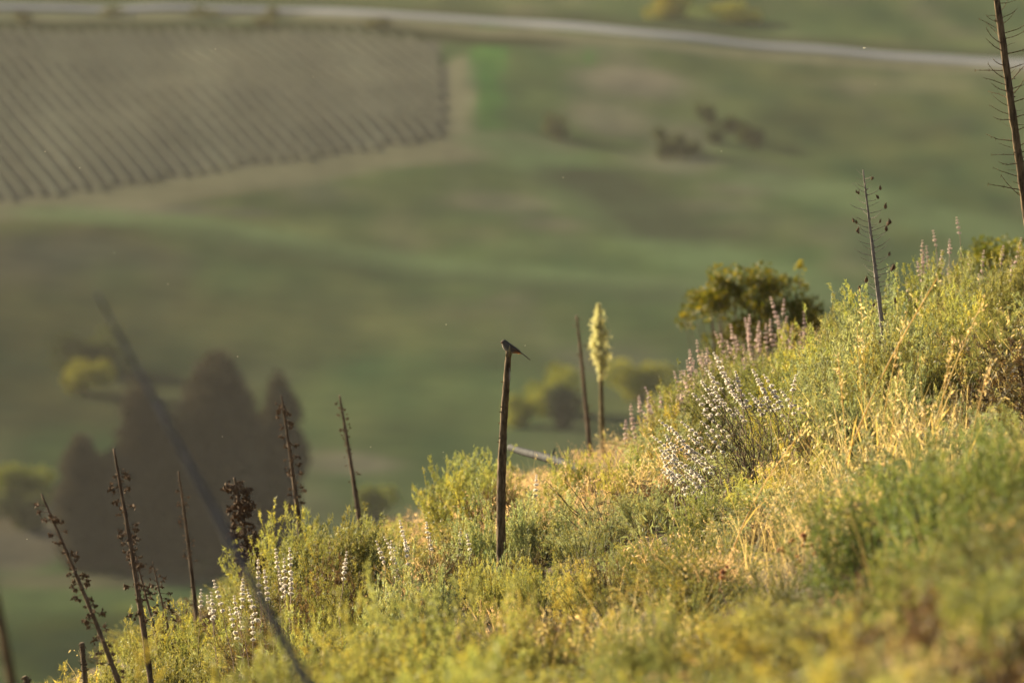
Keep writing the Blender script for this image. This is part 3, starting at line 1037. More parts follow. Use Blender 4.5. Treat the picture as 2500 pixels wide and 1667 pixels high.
for (hpx, hpy, hw_, d, kind) in HERO:
    x = at(hpx, hpy, d)[0]
    h = at(hpx, hpy, d)[2] - float(hill_z(x, d))
    if h < .15:
        continue
    wm = hw_ * d / CP / FPX
    HK = .66 if d < 48 or hpx < 1000 else .58
    zz = zone(hpx, d)
    if kind == 'deer':
        put_plant(kind, V_DEER[nplants % 4], x, d, (wm / .30, wm / .30, h / .56), rnd.uniform(0, 6.28), 'broom_shrub', 'tall upright yellow-flecked broom shrub ' + zz, 'shrub', 'broom shrubs on the hillside, tall, ' + zz)
    else:
        adj = {'silver': 'silvery green', 'yellow': 'yellow-green', 'green': 'fresh green', 'brown': 'dry dark brown', 'deep': 'deep green'}[kind]
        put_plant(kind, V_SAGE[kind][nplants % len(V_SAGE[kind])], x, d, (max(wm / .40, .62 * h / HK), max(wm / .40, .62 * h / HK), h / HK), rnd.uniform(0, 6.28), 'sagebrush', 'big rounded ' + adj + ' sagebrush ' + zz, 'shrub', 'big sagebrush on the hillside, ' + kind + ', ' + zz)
        counts['sagebrush'] = counts.get('sagebrush', 0) + 1
    pts = [q for q in pts if math.hypot(q[0] - x, q[1] - d) > wm * .8]
    nplants += 1
for (x, d) in pts:
    z = float(hill_z(x, d))
    px, py = proj((x, d, z + 0.35))
    if px < -150 or px > 2650:
        continue
    u = rnd.random()
    # which growth prevails here
    if d < 36:
        kind = 'deer' if u < 0.16 else ('yellow' if u < 0.72 else 'brown' if u < .8 else 'green')
        if px > 1950:
            kind = 'green' if u < 0.8 else 'brown' if u < .86 else 'yellow'
    elif px > 1880 and 36 <= d < 54:
        kind = None if u < 0.12 else ('deer' if u < 0.3 else 'yellow' if u < .62 else 'brown' if u < .72 else 'silver')
    elif 1500 < px <= 1950 and d < 46:
        kind = 'deer' if u < 0.55 else ('yellow' if u < .8 else None)
    elif d > 53 and 1020 < px < 1620:
        kind = None if u < 0.68 else ('yellow' if u < 0.86 else 'green')
    elif px < 1000:
        kind = 'green' if u < 0.4 else ('yellow' if u < 0.7 else 'brown' if u < .8 else 'deer' if u < .92 else None)
    else:
        kind = 'silver' if u < 0.5 else ('yellow' if u < .72 else 'brown' if u < .84 else 'deer')
    if kind is None:
        continue
    want = rnd.uniform(0.38, 0.95) if kind != 'deer' else rnd.uniform(.34, .62)
    if d < 27:
        want = rnd.uniform(.6, 1.0)
    if d > 48:
        want = rnd.uniform(.5, .9)
    h = min(want, fit_height(x, d, 1.1) * rnd.choice((.9, .8, .7, .6, .5, .45)))
    if h < 0.16:
        continue
    rz = rnd.uniform(0, 6.28)
    if kind == 'deer':
        var = V_DEER[rnd.randrange(4)]
        sc = h / 0.56
        nm, cat, g = 'broom_shrub', 'shrub', 'broom shrubs on the hillside'
        lb = 'upright yellow-flecked broom shrub ' + zone(px, d)
    else:
        var = V_SAGE[kind][rnd.randrange(len(V_SAGE[kind]))]
        sc = h / (0.69 if kind != 'green' else 0.73)
        nm, cat, g = 'sagebrush', 'shrub', 'feathery sagebrush on the hillside'
        adj = {'silver': 'silvery green', 'yellow': 'yellow-green', 'green': 'fresh green', 'brown': 'dry dark brown', 'deep': 'deep green'}[kind]
        lb = adj + ' feathery sagebrush ' + zone(px, d)
    if counts.get(nm, 0) >= 296:
        continue
    counts[nm] = counts.get(nm, 0) + 1
    wd = sc * rnd.uniform(1.0, 1.25) if h < want * .9 else sc
    wd = max(wd, 0.95)
    put_plant(kind, var, x, d, (wd, wd, sc), rz, nm, lb, cat, lb[:0] + g + ', ' + zone(px, d) + (', ' + kind))
    nplants += 1
print('plants', nplants, counts, 'vine rows', nrow)

# ------------------------------------------------------------------ the same scrub going on to both sides, as one mass
def scrub_mass():
    r = np.random.RandomState(390)
    src = []
    for k in ('yellow', 'green', 'silver'):
        for me_, _ in V_SAGE[k][:2]:
            n = len(me_.vertices)
            co = np.empty(n * 3, np.float32); me_.vertices.foreach_get('co', co)
            cc = np.empty(n * 4, np.float32); me_.color_attributes['Col'].data.foreach_get('color', cc)
            T = co.reshape(-1, 3, 3); C = cc.reshape(-1, 4)[:, :3].reshape(-1, 3, 3)
            pick = r.permutation(len(T))[:3200]
            T, C = T[pick], C[pick]
            c0 = T.mean(1, keepdims=True)
            src.append(((T - c0) * 1.9 + c0, C))
    bag = Bag()
    n = 0
    for _ in range(6000):
        d = r.uniform(12, 74)
        e = 0.0615 * d + .75
        x = r.uniform(e, e + 4.5) * (1 if r.rand() < .6 else -1)
        if d < 17.5:
            x = r.uniform(-e - 2, e + 3)
        q = proj((x, d, float(hill_z(x, d)) + .6))
        if (-60 < q[0] < 2560 and q[1] < 1740) or r.rand() > .05:
            continue
        T, C = src[r.randint(len(src))]
        s_, a = r.uniform(.8, 1.25), r.uniform(0, 6.28)
        if d < 17.5:
            s_ *= .6
        V = T.reshape(-1, 3) * s_
        V = np.stack([V[:, 0] * math.cos(a) - V[:, 1] * math.sin(a) + x, V[:, 0] * math.sin(a) + V[:, 1] * math.cos(a) + d, V[:, 2] + float(hill_z(x, d))], 1)
        bag.add(V - np.array([0, 45, 155.0]), np.arange(len(V)).reshape(-1, 3), C.reshape(-1, 3))
        n += 1
        if n >= 170:
            break
    return ob('hillside_scrub', bag.mesh('hillside_scrub', M_SAGE), loc=(0, 45, 155), label='low scrub carrying on over the hillside to both sides', cat='scrub', kind='stuff')


scrub_mass()

# ------------------------------------------------------------------ dry grasses (uncountable stuff)
G_OAT = [grass_tuft(300 + i) for i in range(4)]
G_BROME = [grass_tuft(310 + i, 80, .4, (0.40, 0.27, 0.15), (0.52, 0.38, 0.25), True, .45) for i in range(4)]
G_GREEN = [grass_tuft(320 + i, 60, .42, (0.17, 0.19, 0.05), (0.26, 0.24, 0.07), False, .35, green=.6) for i in range(4)]


def spread(name, vars_, n, dens, hrange, label, seed, slack=0.0):
    r = random.Random(seed)
    bag = Bag()
    k = 0
    tr = 0
    while k < n and tr < n * 40:
        tr += 1
        d = r.uniform(18, 74)
        hw = 0.0615 * d + .8
        x = r.uniform(-hw, hw)
        z = float(hill_z(x, d))
        px, py = proj((x, d, z + .3))
        if r.random() > dens(px, d):
            continue
        h = min(r.uniform(*hrange), fit_height(x, d, .9) * r.uniform(.6, 1))
        if h < .1:
            continue
        V, F, C = vars_[r.randrange(len(vars_))]
        s = h / 0.5
        a = r.uniform(0, 6.28)
        w = max(s, .7)
        ca, sa = math.cos(a) * w, math.sin(a) * w
        Q = np.stack([V[:, 0] * ca - V[:, 1] * sa + x, V[:, 0] * sa + V[:, 1] * ca + d, V[:, 2] * s + z - .01], 1)
        t = r.uniform(.8, 1.15)
        bag.add(Q - np.array([0, 45, 155.0]), F, C * t)
        k += 1
    me = bag.mesh(name, M_GRASS)
    print(name, k, len(me.polygons))
    return ob(name, me, loc=(0, 45, 155), label=label, cat='grass', kind='stuff')


def dens_oat(px, d):
    if px > 1880 and 36 <= d < 56:
        return 1.0
    if px > 1450:
        return .3 if d > 36 else .08
    return .12 if d > 34 else .06


def dens_brome(px, d):
    if d > 51 and 960 < px < 1640 or d > 49.5 and 960 < px < 1150:
        return 1.0
    if d > 40 and px < 1100:
        return .10
    if 40 < d < 48 and 1500 < px < 2100:
        return .3
    return .04


spread('golden_oat_grass', G_OAT, 130, dens_oat, (.35, .7), 'golden dry oat grass over the right of the hillside', 401)
spread('dry_brome_grass', G_BROME, 200, dens_brome, (.3, .6), 'orange-tan dry brome grass at the back of the hill', 402)
spread('green_grass', G_GREEN, 120, lambda px, d: .5, (.2, .42), 'low green grass between the hillside shrubs', 403)


# ------------------------------------------------------------------ yucca stalks
def to_ground(pt, pl, d, dl=None):
    """line from a stalk's top through a low point, carried on to the soil"""
    A, B = at(*pt, d), at(*pl, dl or d)
    u = B - A
    t = 1.0
    while t < 6:
        q = A + u * t
        if q[2] < float(hill_z(q[0], q[1])) - 0.04:
            return A, q
        t += 0.01
    return A, A + u * 1.5


def stalk_mesh(P, rad, mat, seed, n=10, nubs=0, rough=0.10, taper_tip=False):
    """P local points, rad radii: a ridged, slightly lumpy stem with dried bract stubs"""
    r = np.random.RandomState(seed)
    m = 60
    T = np.linspace(0, 1, len(P))
    tt = np.linspace(0, 1, m)
    Q = np.stack([np.interp(tt, T, np.array(P)[:, k]) for k in range(3)], 1)
    kk = np.ones(9) / 9
    for k in range(3):
        Q[4:-4, k] = np.convolve(Q[:, k], kk, 'valid')
    rr = np.interp(tt, T, rad) * (1 + r.normal(0, rough * .45, m))
    V, F = tube(Q, rr, n, rough, r)
    bag = Bag()
    bag.add(V, F, np.array([.1, .06, .03]))
    for i in range(nubs):
        t = r.uniform(.03, .97)
        c = np.array([np.interp(t, tt, Q[:, k]) for k in range(3)])
        R0 = np.interp(t, tt, rr)
        a = r.uniform(0, 6.28)
        o = np.array([math.cos(a), math.sin(a), 0])
        L = r.uniform(.008, .02)
        V, F = tube([c + o * R0 * .8, c + o * (R0 + L * .5) + [0, 0, L * .1], c + o * (R0 + L) + [0, 0, L * .35]], [.0045, .003, .0008], 4)
        bag.add(V, F, np.array([.1, .06, .03]))
    V, F, C = bag.get()
    return mesh('yucca_stalk_stem', V, F, mat, None, False)


def twig_mesh(seed, L=0.16, curve=0.25, mat=None, thorns=5, r0=.0032):
    r = np.random.RandomState(seed)
    P = [np.zeros(3)]
    d = np.array([1, 0, 0.12])
    for i in range(6):
        d = unit(d + np.array([0, 0, curve / 6]) + r.normal(0, .07, 3))
        P.append(P[-1] + d * L / 6)
    bag = Bag()
    V, F = tube(P, np.linspace(r0, r0 * .4, 7), 5)
    bag.add(V, F, np.zeros(3))
    for i in range(thorns):
        j = r.randint(1, 7)
        c = P[j]
        q = unit(np.array([.4, r.normal(0, .6), r.normal(0, 1)]))
        V, F = tube([c, c + q * r.uniform(.006, .016)], [r0 * .5, r0 * .2], 4)
        bag.add(V, F, np.zeros(3))
    V, F, C = bag.get()
    return mesh('yucca_branch', V, F, mat), np.array(P)


def pod_mesh(seed, s=.016, mat=None):
    """split three-lobed seed capsule"""
    r = np.random.RandomState(seed)
    n, m = 12, 8
    V, F = [], []
    for i in range(m + 1):
        t = i / m
        rad = math.sin(PI * min(1, t * .96 + .03)) ** .7 * (1 - .25 * t)
        for k in range(n):
            a = 2 * PI * k / n
            lob = 1 + .22 * math.cos(3 * a) - (.18 * (t > .75) * math.cos(3 * a))
            q = s * .62 * rad * lob * r.uniform(.9, 1.1)
            V.append((q * math.cos(a), q * math.sin(a), s * 2 * (t - .1)))
    for i in range(m):
        for k in range(n):
            a, b = i * n + k, i * n + (k + 1) % n
            F.append((a, b, b + n, a + n))
    # split lips at the mouth
    for k in range(3):
        a = 2 * PI * k / 3
        b = len(V)
        o = np.array([math.cos(a), math.sin(a), 0]) * s * .3
        V += [tuple(o + [0, 0, s * 1.6]), tuple(o * 1.5 + [-.2 * s * math.sin(a), .2 * s * math.cos(a), s * 1.7]), tuple(o * 1.6 + [0, 0, s * 2.25])]
        F.append((b, b + 1, b + 2))
    return mesh('seed_pod', V, F, mat)


def husk_mesh(seed, s, mat):
    """withered, hanging flower husk: crumpled tepals"""
    r = np.random.RandomState(seed)
    bag = Bag()
    n = 9
    P = r.normal(0, s * .25, (n, 3))
    D = unit(np.array([0, 0, -.8]) + r.normal(0, .7, (n, 3)))
    leaves(P, D, r.uniform(.9, 1.7, n) * s, r.uniform(.5, .9, n) * s, np.zeros((n, 3)), r, bag, True)
    V, F = tube([(0, 0, s * .7), (0, 0, 0), (0, 0, -s * .5)], [s * .12, s * .4, s * .2], 6)
    bag.add(V, F, np.zeros(3))
    V, F, C = bag.get()
    return mesh('husk', V, F, mat)


TW_B = [twig_mesh(500 + i, .17, .3, M_YUC, 9) for i in range(6)]
TW_G = [twig_mesh(510 + i, .13, .5, M_YUCG, 4, .0026) for i in range(6)]
TW_S = [twig_mesh(520 + i, .07, .3, M_YUCD, 2, .0026) for i in range(5)]
PODS = [pod_mesh(530 + i, .019, M_POD) for i in range(3)]
HUSK = [husk_mesh(540 + i, .019, M_POD) for i in range(4)]
HUSKT = [husk_mesh(550 + i, .015, M_YUCD) for i in range(3)]


def yucca(pt, pl, d, r_top, r_base, mat, label, seed, bend=(0, 0, 0), nubs=20, rough=.1, name='yucca_stalk', group='dead yucca stalks'):
    A, B = to_ground(pt, pl, d)
    root = thing(name, tuple(B), label, 'yucca stalk', group)
    T = np.linspace(0, 1, 12)[:, None]
    P = (A - B) * T + np.array(bend) * np.sin(PI * T)
    rad = r_base + (r_top - r_base) * np.linspace(0, 1, 12) ** 1.3
    ob('stem', stalk_mesh(P, rad, mat, seed, 10, nubs, rough), root)

    def on(t):
        return np.array([np.interp(t, T[:, 0], P[:, k]) for k in range(3)]), float(np.interp(t, T[:, 0], rad))
    return root, on


def branch(root, on, t, az, var, sc=1.0, tip=None, seed=0, n_tip=1, droop=0.0, where=1.0):
    c, rr = on(t)
    me, P = var
    o = ob('branch', me, root)
    o.location = c + np.array([math.cos(az), math.sin(az), 0]) * rr * .7
    o.rotation_euler = (0, droop, az)
    o.scale = (sc,) * 3
    if tip is not None:
        r = random.Random(seed)
        for i in range(n_tip):
            q = P[max(1, min(6, int(round(6 * where)) - i))]
            p = ob('seed_pod' if tip is PODS else 'dried_husk', tip[r.randrange(len(tip))], o)
            p.location = q + np.array([0, 0, -.004])
            p.rotation_euler = (r.uniform(-.5, .5), r.uniform(-.5, .5) , r.uniform(0, 6))
            p.scale = (r.uniform(.8, 1.25),) * 3
    return o


# the bird's perch: a broken brown stalk with a splintered top
PD = 48.4
A, B = to_ground((1242, 858), (1231, 1300), PD)
perch = thing('yucca_stalk', tuple(B), 'thick broken brown yucca stalk with the bird on its splintered top', 'yucca stalk', 'dead yucca stalks')
L = A - B
T = np.linspace(0, 1, 16)[:, None]
P = L * T + np.array([-0.024, 0, 0]) * np.sin(PI * T) 
s_px = PD / CP / FPX
rad = np.interp(T[:, 0], [0, .2, .55, .8, .95, 1], np.array([24, 23.5, 21.5, 18, 15, 14]) / 2 * s_px)
PERCH_ON = (P, rad)
ob('stem', stalk_mesh(P, rad, M_YUC, 601, 14, 0, .09), perch)
r = np.random.RandomState(602)
for i in range(26):
    t = r.uniform(.25, .985) ** .8
    c = np.array([np.interp(t, T[:, 0], P[:, k]) for k in range(3)])
    rr = np.interp(t, T[:, 0], rad)
    a = r.uniform(-PI, PI)
    o = np.array([math.cos(a), math.sin(a), 0])
    Ln = r.uniform(.006, .014)
    V, F = tube([o * rr * .85, o * (rr + Ln * .6) + [0, 0, Ln * .05], o * (rr + Ln) + [0, 0, Ln * .4]], [.0042, .003, .0007], 5)
    ob('bract_stub', mesh('bract_stub', V, F, M_YUC), perch, c)
# splinters standing from the broken end
top = P[-1]
for (dx, dy, hh, w) in [(0.0035, -.010, .040, .011), (-.010, -.004, .018, .010), (.010, .006, .010, .009), (-.002, .010, .006, .012)]:
    V, F = tube([(dx, dy, -.03), (dx, dy, hh * .4), (dx + .002, dy, hh)], [w, w * .62, .0012], 6)
    ob('splinter', mesh('splinter', V, F, M_YUCL), perch, top)
# peeled pale bark strip
V, F = tube([(0.004, -rad[-2] - .001, -.20), (.005, -rad[-2] - .001, -.15), (.004, -rad[-2] * 1.0, -.09)], [.001, .005, .001], 5)
ob('bark_strip', mesh('bark_strip', V, F, M_YUCG), perch, top)

# right-edge stalk with many bare side branches
rt, on = yucca((2402, -230), (2500, 480), 47.0, .015, .029, M_YUC, 'tall brown yucca stalk with bare side branches at right edge', 611, (0, 0, 0), 25)
r = random.Random(612)
for i in range(84):
    t = 0.42 + 0.58 * (i + r.uniform(-.3, .3)) / 84
    az = (PI if i % 2 else 0) + r.uniform(-1.0, 1.0)
    if r.random() < .84:
        branch(rt, on, t, az, TW_B[r.randrange(6)], r.choice((.35, .6, .8, .9, 1.0, 1.05)) * r.uniform(.9, 1.1), droop=r.uniform(-.25, .2))
for (t, az) in ((.875, PI + .5), (.855, -.9)):
    branch(rt, on, t, az, TW_B[1], .5, PODS, int(t * 1000), 2, where=.7)

# slim grey stalk with seed pods, in focus
rt, on = yucca((2107, 415), (2152, 780), 48.6, .0035, .019, M_YUCG, 'slim grey yucca stalk with upturned twigs and round seed pods', 621, (0, 0, 0), 30)
r = random.Random(622)
for i in range(62):
    t = 0.33 + 0.66 * (i + r.uniform(-.3, .3)) / 62
    az = (PI if i % 2 else 0) + r.uniform(-1.0, 1.0)
    branch(rt, on, t, az, TW_G[r.randrange(6)], (0.42 + 0.5 * math.sin(PI * min(1, (1 - t) * 1.45 + .05))) * r.uniform(.7, 1.1),
           PODS if r.random() < .3 and t < .97 else None, i, r.choice((1, 1, 2)))

# pair behind the bird: one bare, one in bloom
rt, on = yucca((1408, 770), (1433, 1050), 72, .009, .026, M_YUCD, 'bare brown yucca stalk standing beside the flowering one', 631, (0.01, 0, 0), 70, .12)
for i in range(26):
    branch(rt, on, r.uniform(.5, .99), r.uniform(0, 6.28), TW_S[r.randrange(5)], r.uniform(.3, .7), HUSKT, i, 1)
rt, on = yucca((1462, 742), (1470, 1050), 72, .010, .032, M_YUCL, 'yucca stalk in bloom with a pale yellow plume at its top', 641, (0, 0, 0), 70, .12,
               'flowering_yucca', None)
rb = np.random.RandomState(642)
PLV = []
for k in range(4):
    bag = Bag()
    V, F = tube([(0, 0, 0), (.03, 0, .012), (.055, 0, .02)], [.003, .002, .001], 4)
    bag.add(V, F, np.array([.2, .2, .06]))
    n = 26
    Pq = np.stack([rb.uniform(.01, .06, n), rb.normal(0, .012, n), rb.normal(.0, .014, n)], 1)
    Dq = unit(np.array([.3, 0, -.3]) + rb.normal(0, .8, (n, 3)))
    leaves(Pq, Dq, rb.uniform(.014, .026, n), rb.uniform(.009, .016, n), np.array([.70, .66, .36]) * rb.uniform(.75, 1.15, (n, 1)), rb, bag, True)
    PLV.append(bag.mesh('flower_cluster', M_PLUME))
for i in range(120):
    u = rb.uniform(0, 1)
    t = .66 + .34 * u
    c, rr = on(t)
    o = ob('flower_cluster', PLV[rb.randint(4)], rt, c)
    az = rb.uniform(0, 6.28)
    o.rotation_euler = (0, -.5 * u, az)
    sc_ = float(np.interp(u, [0, .15, .45, .75, 1], [.6, 1.05, 1.55, 1.2, .3])) * rb.uniform(.7, 1.15)
    o.scale = (sc_,) * 3

# dry stalks at the left
LEFT = [((278, 1095), (345, 1560), 44.5, .007, .0215, 'tall dark yucca stalk with withered brown husks, nearest the left corner stalks', 36, .52, .8, M_YUCD, (0.02, 0, 0)),
        ((101, 1205), (240, 1570), 43.0, .005, .0190, 'dark yucca stalk leaning left with hanging withered husks', 40, .42, .8, M_YUCD, (0.03, 0, 0)),
        ((436, 1150), (466, 1410), 56.0, .006, .0190, 'slim dark yucca stalk with a sparse tip before the conifers', 24, .55, .6, M_YUCD, (0.01, 0, 0)),
        ((572, 1165), (612, 1375), 54.0, .008, .0200, 'short yucca stalk with a thick dark clump of withered husks', 110, .30, 1.15, M_YUCD, (0.0, 0, 0)),
        ((687, 965), (725, 1265), 56.0, .006, .0230, 'brown yucca stalk with sparse husks before the narrow conifer', 34, .52, .75, M_YUCD, (0.012, 0, 0)),
        ((829, 965), (870, 1235), 60.0, .007, .0230, 'brown yucca stalk standing alone left of the bird perch', 26, .55, .55, M_YUCD, (0.008, 0, 0)),
        ((312, 1290), (362, 1500), 49.0, .003, .0120, 'thin faint yucca stalk close behind the tall dark one', 18, .45, .7, M_YUCD, (0.015, 0, 0)),
        ((372, 1370), (398, 1480), 50.0, .004, .0090, 'small blurred dry stalk between two taller dark ones', 22, .4, .8, M_YUCD, (0.0, 0, 0)),
        ((200, 1568), (206, 1640), 45.0, .013, .0150, 'short broken stub beside the left-leaning stalk', 0, .5, .5, M_YUCD, (0, 0, 0)),
        ((60, 1650), (72, 1680), 43.0, .013, .0160, 'stump tip barely rising over the bottom left edge', 0, .5, .5, M_YUCD, (0, 0, 0))]
for j, (pt, pl, d, r1, r0, lb, nh, t0, hs, mt, bend) in enumerate(LEFT):
    rt, on = yucca(pt, pl, d, r1, r0, mt, lb, 650 + j, bend, 24, .1)
    r = random.Random(660 + j)
    nh = int(nh * 1.8)
    for i in range(nh):
        t = t0 + (.97 - t0) * r.random() ** .85
        branch(rt, on, t, r.uniform(0, 6.28), TW_S[r.randrange(5)], r.uniform(.5, 1.0) * hs * 1.05, HUSK if r.random() < .85 else HUSKT, i, 2 if nh > 60 else r.choice((1, 1, 2)), droop=r.uniform(-.1, .6))
# foreground stalks, far out of focus
yucca((236, 715), (735, 1640), 23.0, .0035, .020, M_STICK, 'long grey leaning yucca stalk blurred across the lower left', 681, (0, 0, 0), 10)
yucca((-25, 1395), (28, 1660), 25.0, .014, .026, M_YUC, 'blurred brown stalk at the bottom left corner', 682, (0, 0, 0), 10)
# fallen stalk
A, B = at(1246, 1088, 58), at(1425, 1152, 56.8)
lg = thing('fallen_stalk', tuple(B), 'fallen grey yucca stalk lying in dry grass behind the perch', 'log')
Q = [(A - B) * t + np.array([0, 0, .012 * math.sin(t * 5)]) for t in np.linspace(0, 1, 10)]
ob('stem', stalk_mesh(Q, np.linspace(.034, .024, 10), M_LOG, 691, 10, 8, .06), lg)
ob('branch_stub', mesh('branch_stub', *tube([(0, 0, 0), (.02, -.03, .05), (.03, -.05, .09)], [.01, .007, .004], 6), M_LOG), lg, tuple((A - B) * .45))

# ------------------------------------------------------------------ whorled sages (flower spikes set with ball-like whorls)
def whorl_mesh(seed, c, c2):
    r = np.random.RandomState(seed)
    bag = Bag()
    n = 90
    D = unit(r.normal(size=(n, 3)) * [1, 1, .7])
    P = D * np.array([1, 1, .72]) * r.uniform(.25, .62, (n, 1))
    C = np.array(c) * r.uniform(.75, 1.15, (n, 1))
    k = r.rand(n) < .22
    C[k] = np.array(c2) * r.uniform(.8, 1.2, (k.sum(), 1))
    DD = unit(D + r.normal(0, .3, (n, 3)))
    leaves(P, DD, r.uniform(.3, .55, n), r.uniform(.18, .34, n), C, r, bag, True)
    # round calyx core
    V, F = tube([(0, 0, -.5), (0, 0, -.3), (0, 0, 0), (0, 0, .3), (0, 0, .5)], [.2, .52, .66, .5, .15], 9)
    bag.add(V, F, np.array(c) * .6)
    return bag.mesh('whorl', M_WHORL)


WH_W = [whorl_mesh(700 + i, (.90, .86, .78), (.86, .76, .80)) for i in range(4)]
WH_P = [whorl_mesh(710 + i, (.76, .62, .58), (.78, .56, .62)) for i in range(4)]


def sage_plant(tips, d, label, seed, wh, size=.0172, name='sage_shrub', nleaf=160, group=None, jit=.25, lean=0.03, wh_dup=True):
    r = np.random.RandomState(seed)
    tips = list(tips) + [(px + r.uniform(-24, 24), py + r.uniform(22, 60)) for px, py in tips if len(tips) > 1 and wh_dup]
    tips = [np.array(at(px, py, d + r.uniform(-jit, jit))) for px, py in tips]
    cx = np.mean([t[0] for t in tips]) + .03
    base = np.array([cx, d, float(hill_z(cx, d)) - .01])
    root = thing(name, tuple(base), label, 'sage shrub', group)
    fol = Bag()
    stemb = Bag()
    for tip in tips:
        tip = tip - base
        g = float(hill_z(base[0] + tip[0] * .75, base[1] + tip[1] * .75)) - base[2]
        b0 = np.array([tip[0] * .75 + lean * r.uniform(.5, 1.6) + r.normal(0, .045), tip[1] * .75, g - .01])
        n = 8
        tt = np.linspace(0, 1, n)[:, None]
        P = b0 + (tip - b0) * tt + r.normal(0, .008, (n, 3)) * np.sin(PI * tt) + np.array([lean * .5 + r.normal(0, .025), r.normal(0, .02), lean * .25]) * np.sin(PI * tt)
        Lh = np.linalg.norm(tip - b0)
        sp = ob('flower_spike', mesh('flower_spike', *tube(P - b0, np.linspace(.0034, .0014, n), 5), M_STEM), root, tuple(b0))
        nwh = r.randint(5, 8)
        s = .010
        cur = Lh - .004
        sz = size * .55
        for q in range(nwh):
            f = cur / Lh
            if f < .3:
                break
            c = np.array([np.interp(f, tt[:, 0], P[:, k]) for k in range(3)]) - b0
            o = ob('whorl', wh[r.randint(4)], sp, tuple(c))
            o.scale = (sz * r.uniform(.8, 1.2), sz * r.uniform(.8, 1.2), sz * r.uniform(.7, 1.0))
            o.rotation_euler = (r.uniform(-.2, .2), r.uniform(-.2, .2), r.uniform(0, 6))
            cur -= (.013 + .0035 * q + .5 * sz) * r.uniform(.8, 1.25)
            sz = min(size * 1.12, sz * 1.25)
        m = int(26)
        t2 = r.uniform(.05, .72, m)
        PP = np.stack([np.interp(t2, tt[:, 0], P[:, k]) for k in range(3)], 1)
        D = unit(np.array([0, 0, .3]) + r.normal(0, .8, (m, 3)))
        leaves(PP, D, r.uniform(.02, .05, m), r.uniform(.005, .011, m), np.array([.21, .23, .13]) * r.uniform(.75, 1.25, (m, 1)), r, fol, True)
    n = nleaf
    q = r.randint(len(tips), size=n)
    tp = np.array([t - base for t in tips])[q]
    PP = np.stack([tp[:, 0] + r.normal(0, .09, n), tp[:, 1] + r.normal(0, .1, n), tp[:, 2] * 0], 1)
    PP[:, 2] = hill_z(base[0] + PP[:, 0], base[1] + PP[:, 1]) - base[2] + r.uniform(.02, .3, n)
    leaves(PP, unit(np.array([0, 0, .6]) + r.normal(0, .7, (n, 3))), r.uniform(.03, .06, n), r.uniform(.008, .014, n), np.array([.19, .215, .12]) * r.uniform(.75, 1.25, (n, 1)), r, fol, True)
    ob('foliage', fol.mesh('sage_foliage', M_SAGE), root)
    return root


M_STEM = plain_mat('sage_stem', (.30, .20, .15), .7)
sage_plant([(1742, 860), (1753, 893), (1711, 929), (1730, 905), (1795, 906), (1837, 902), (1846, 925), (1864, 914), (1770, 930), (1875, 945), (1716, 965), (1782, 955), (1905, 950)],
           48.9, 'white whorled sage in focus around a bare twiggy shrub', 721, WH_W, lean=.16, group='whorled sages on the slope', nleaf=260)
sage_plant([(1944, 914)], 48.6, 'single white sage spike right of the twiggy shrub', 722, WH_W, group='whorled sages on the slope', nleaf=40)
sage_plant([(1608, 1025), (1663, 1029), (1711, 1028), (1638, 1043), (1680, 1062), (1625, 1060)], 48.2, 'white whorled sage spreading left below the bare twiggy shrub', 723, WH_W, lean=.16, group='whorled sages on the slope')
sage_plant([(1608, 1092), (1623, 1098), (1642, 1117), (1615, 1112), (1655, 1135), (1690, 1110)], 47.2, 'lowest dense white sage cluster right of the perch', 724, WH_W, lean=.16, group='whorled sages on the slope')
sage_plant([(1881, 724), (1914, 730), (1962, 761), (1830, 768), (1818, 776), (1784, 791), (1745, 809), (1759, 814), (1795, 818), (1853, 784), (1870, 790), (1826, 807), (1900, 770), (1935, 790), (1960, 800), (1775, 830)],
           61, 'pinkish sage spikes softly blurred before the dark rounded bush', 725, WH_P, .0165, group='whorled sages on the slope', nleaf=300)
sage_plant([(1701, 830), (1684, 853), (1726, 849), (1710, 862), (1677, 879), (1659, 906), (1646, 906), (1695, 880), (1735, 870)], 58, 'pinkish sage spikes left of the dark rounded bush on the hill edge', 726, WH_P, .0165, group='whorled sages on the slope', nleaf=260)
sage_plant([(1611, 956), (1633, 956), (1654, 952), (1575, 945), (1590, 975), (1540, 985), (1560, 965), (1665, 960)], 59, 'pale blurred sage spikes on the hill edge right of flowering yucca', 727, WH_P, .0165, group='whorled sages on the slope', nleaf=220)
sage_plant([(2278, 562), (2335, 530), (2252, 586), (2262, 600), (2493, 580), (2402, 611), (2249, 659), (2214, 686), (2300, 610), (2450, 600), (2365, 620)], 56.5, 'tall pinkish sage spikes on the crest at right', 728, WH_P, .0140, group='whorled sages on the slope', nleaf=300)
sage_plant([(491, 1437), (515, 1444), (521, 1415), (505, 1452)], 46.3, 'white ball-whorled sage leftmost on the slope by the leaning stalk', 731, WH_W, .0155, wh_dup=False, group='whorled sages on the slope', nleaf=90)
sage_plant([(571, 1453), (593, 1412), (603, 1437), (582, 1490), (614, 1500), (560, 1480)], 46.0, 'white ball-whorled sage just left of the leaning grey stalk', 732, WH_W, .0155, wh_dup=False, group='whorled sages on the slope', nleaf=120)
sage_plant([(630, 1365), (673, 1339), (707, 1336), (694, 1362), (645, 1390), (712, 1395), (680, 1385)], 46.6, 'white ball-whorled sage right behind the leaning grey stalk', 733, WH_W, .0155, wh_dup=False, group='whorled sages on the slope', nleaf=140)
sage_plant([(847, 1345)], 46.8, 'lone white sage spike left of the perch above a grey-green sprig', 734, WH_W, .0155, group='whorled sages on the slope', nleaf=50)
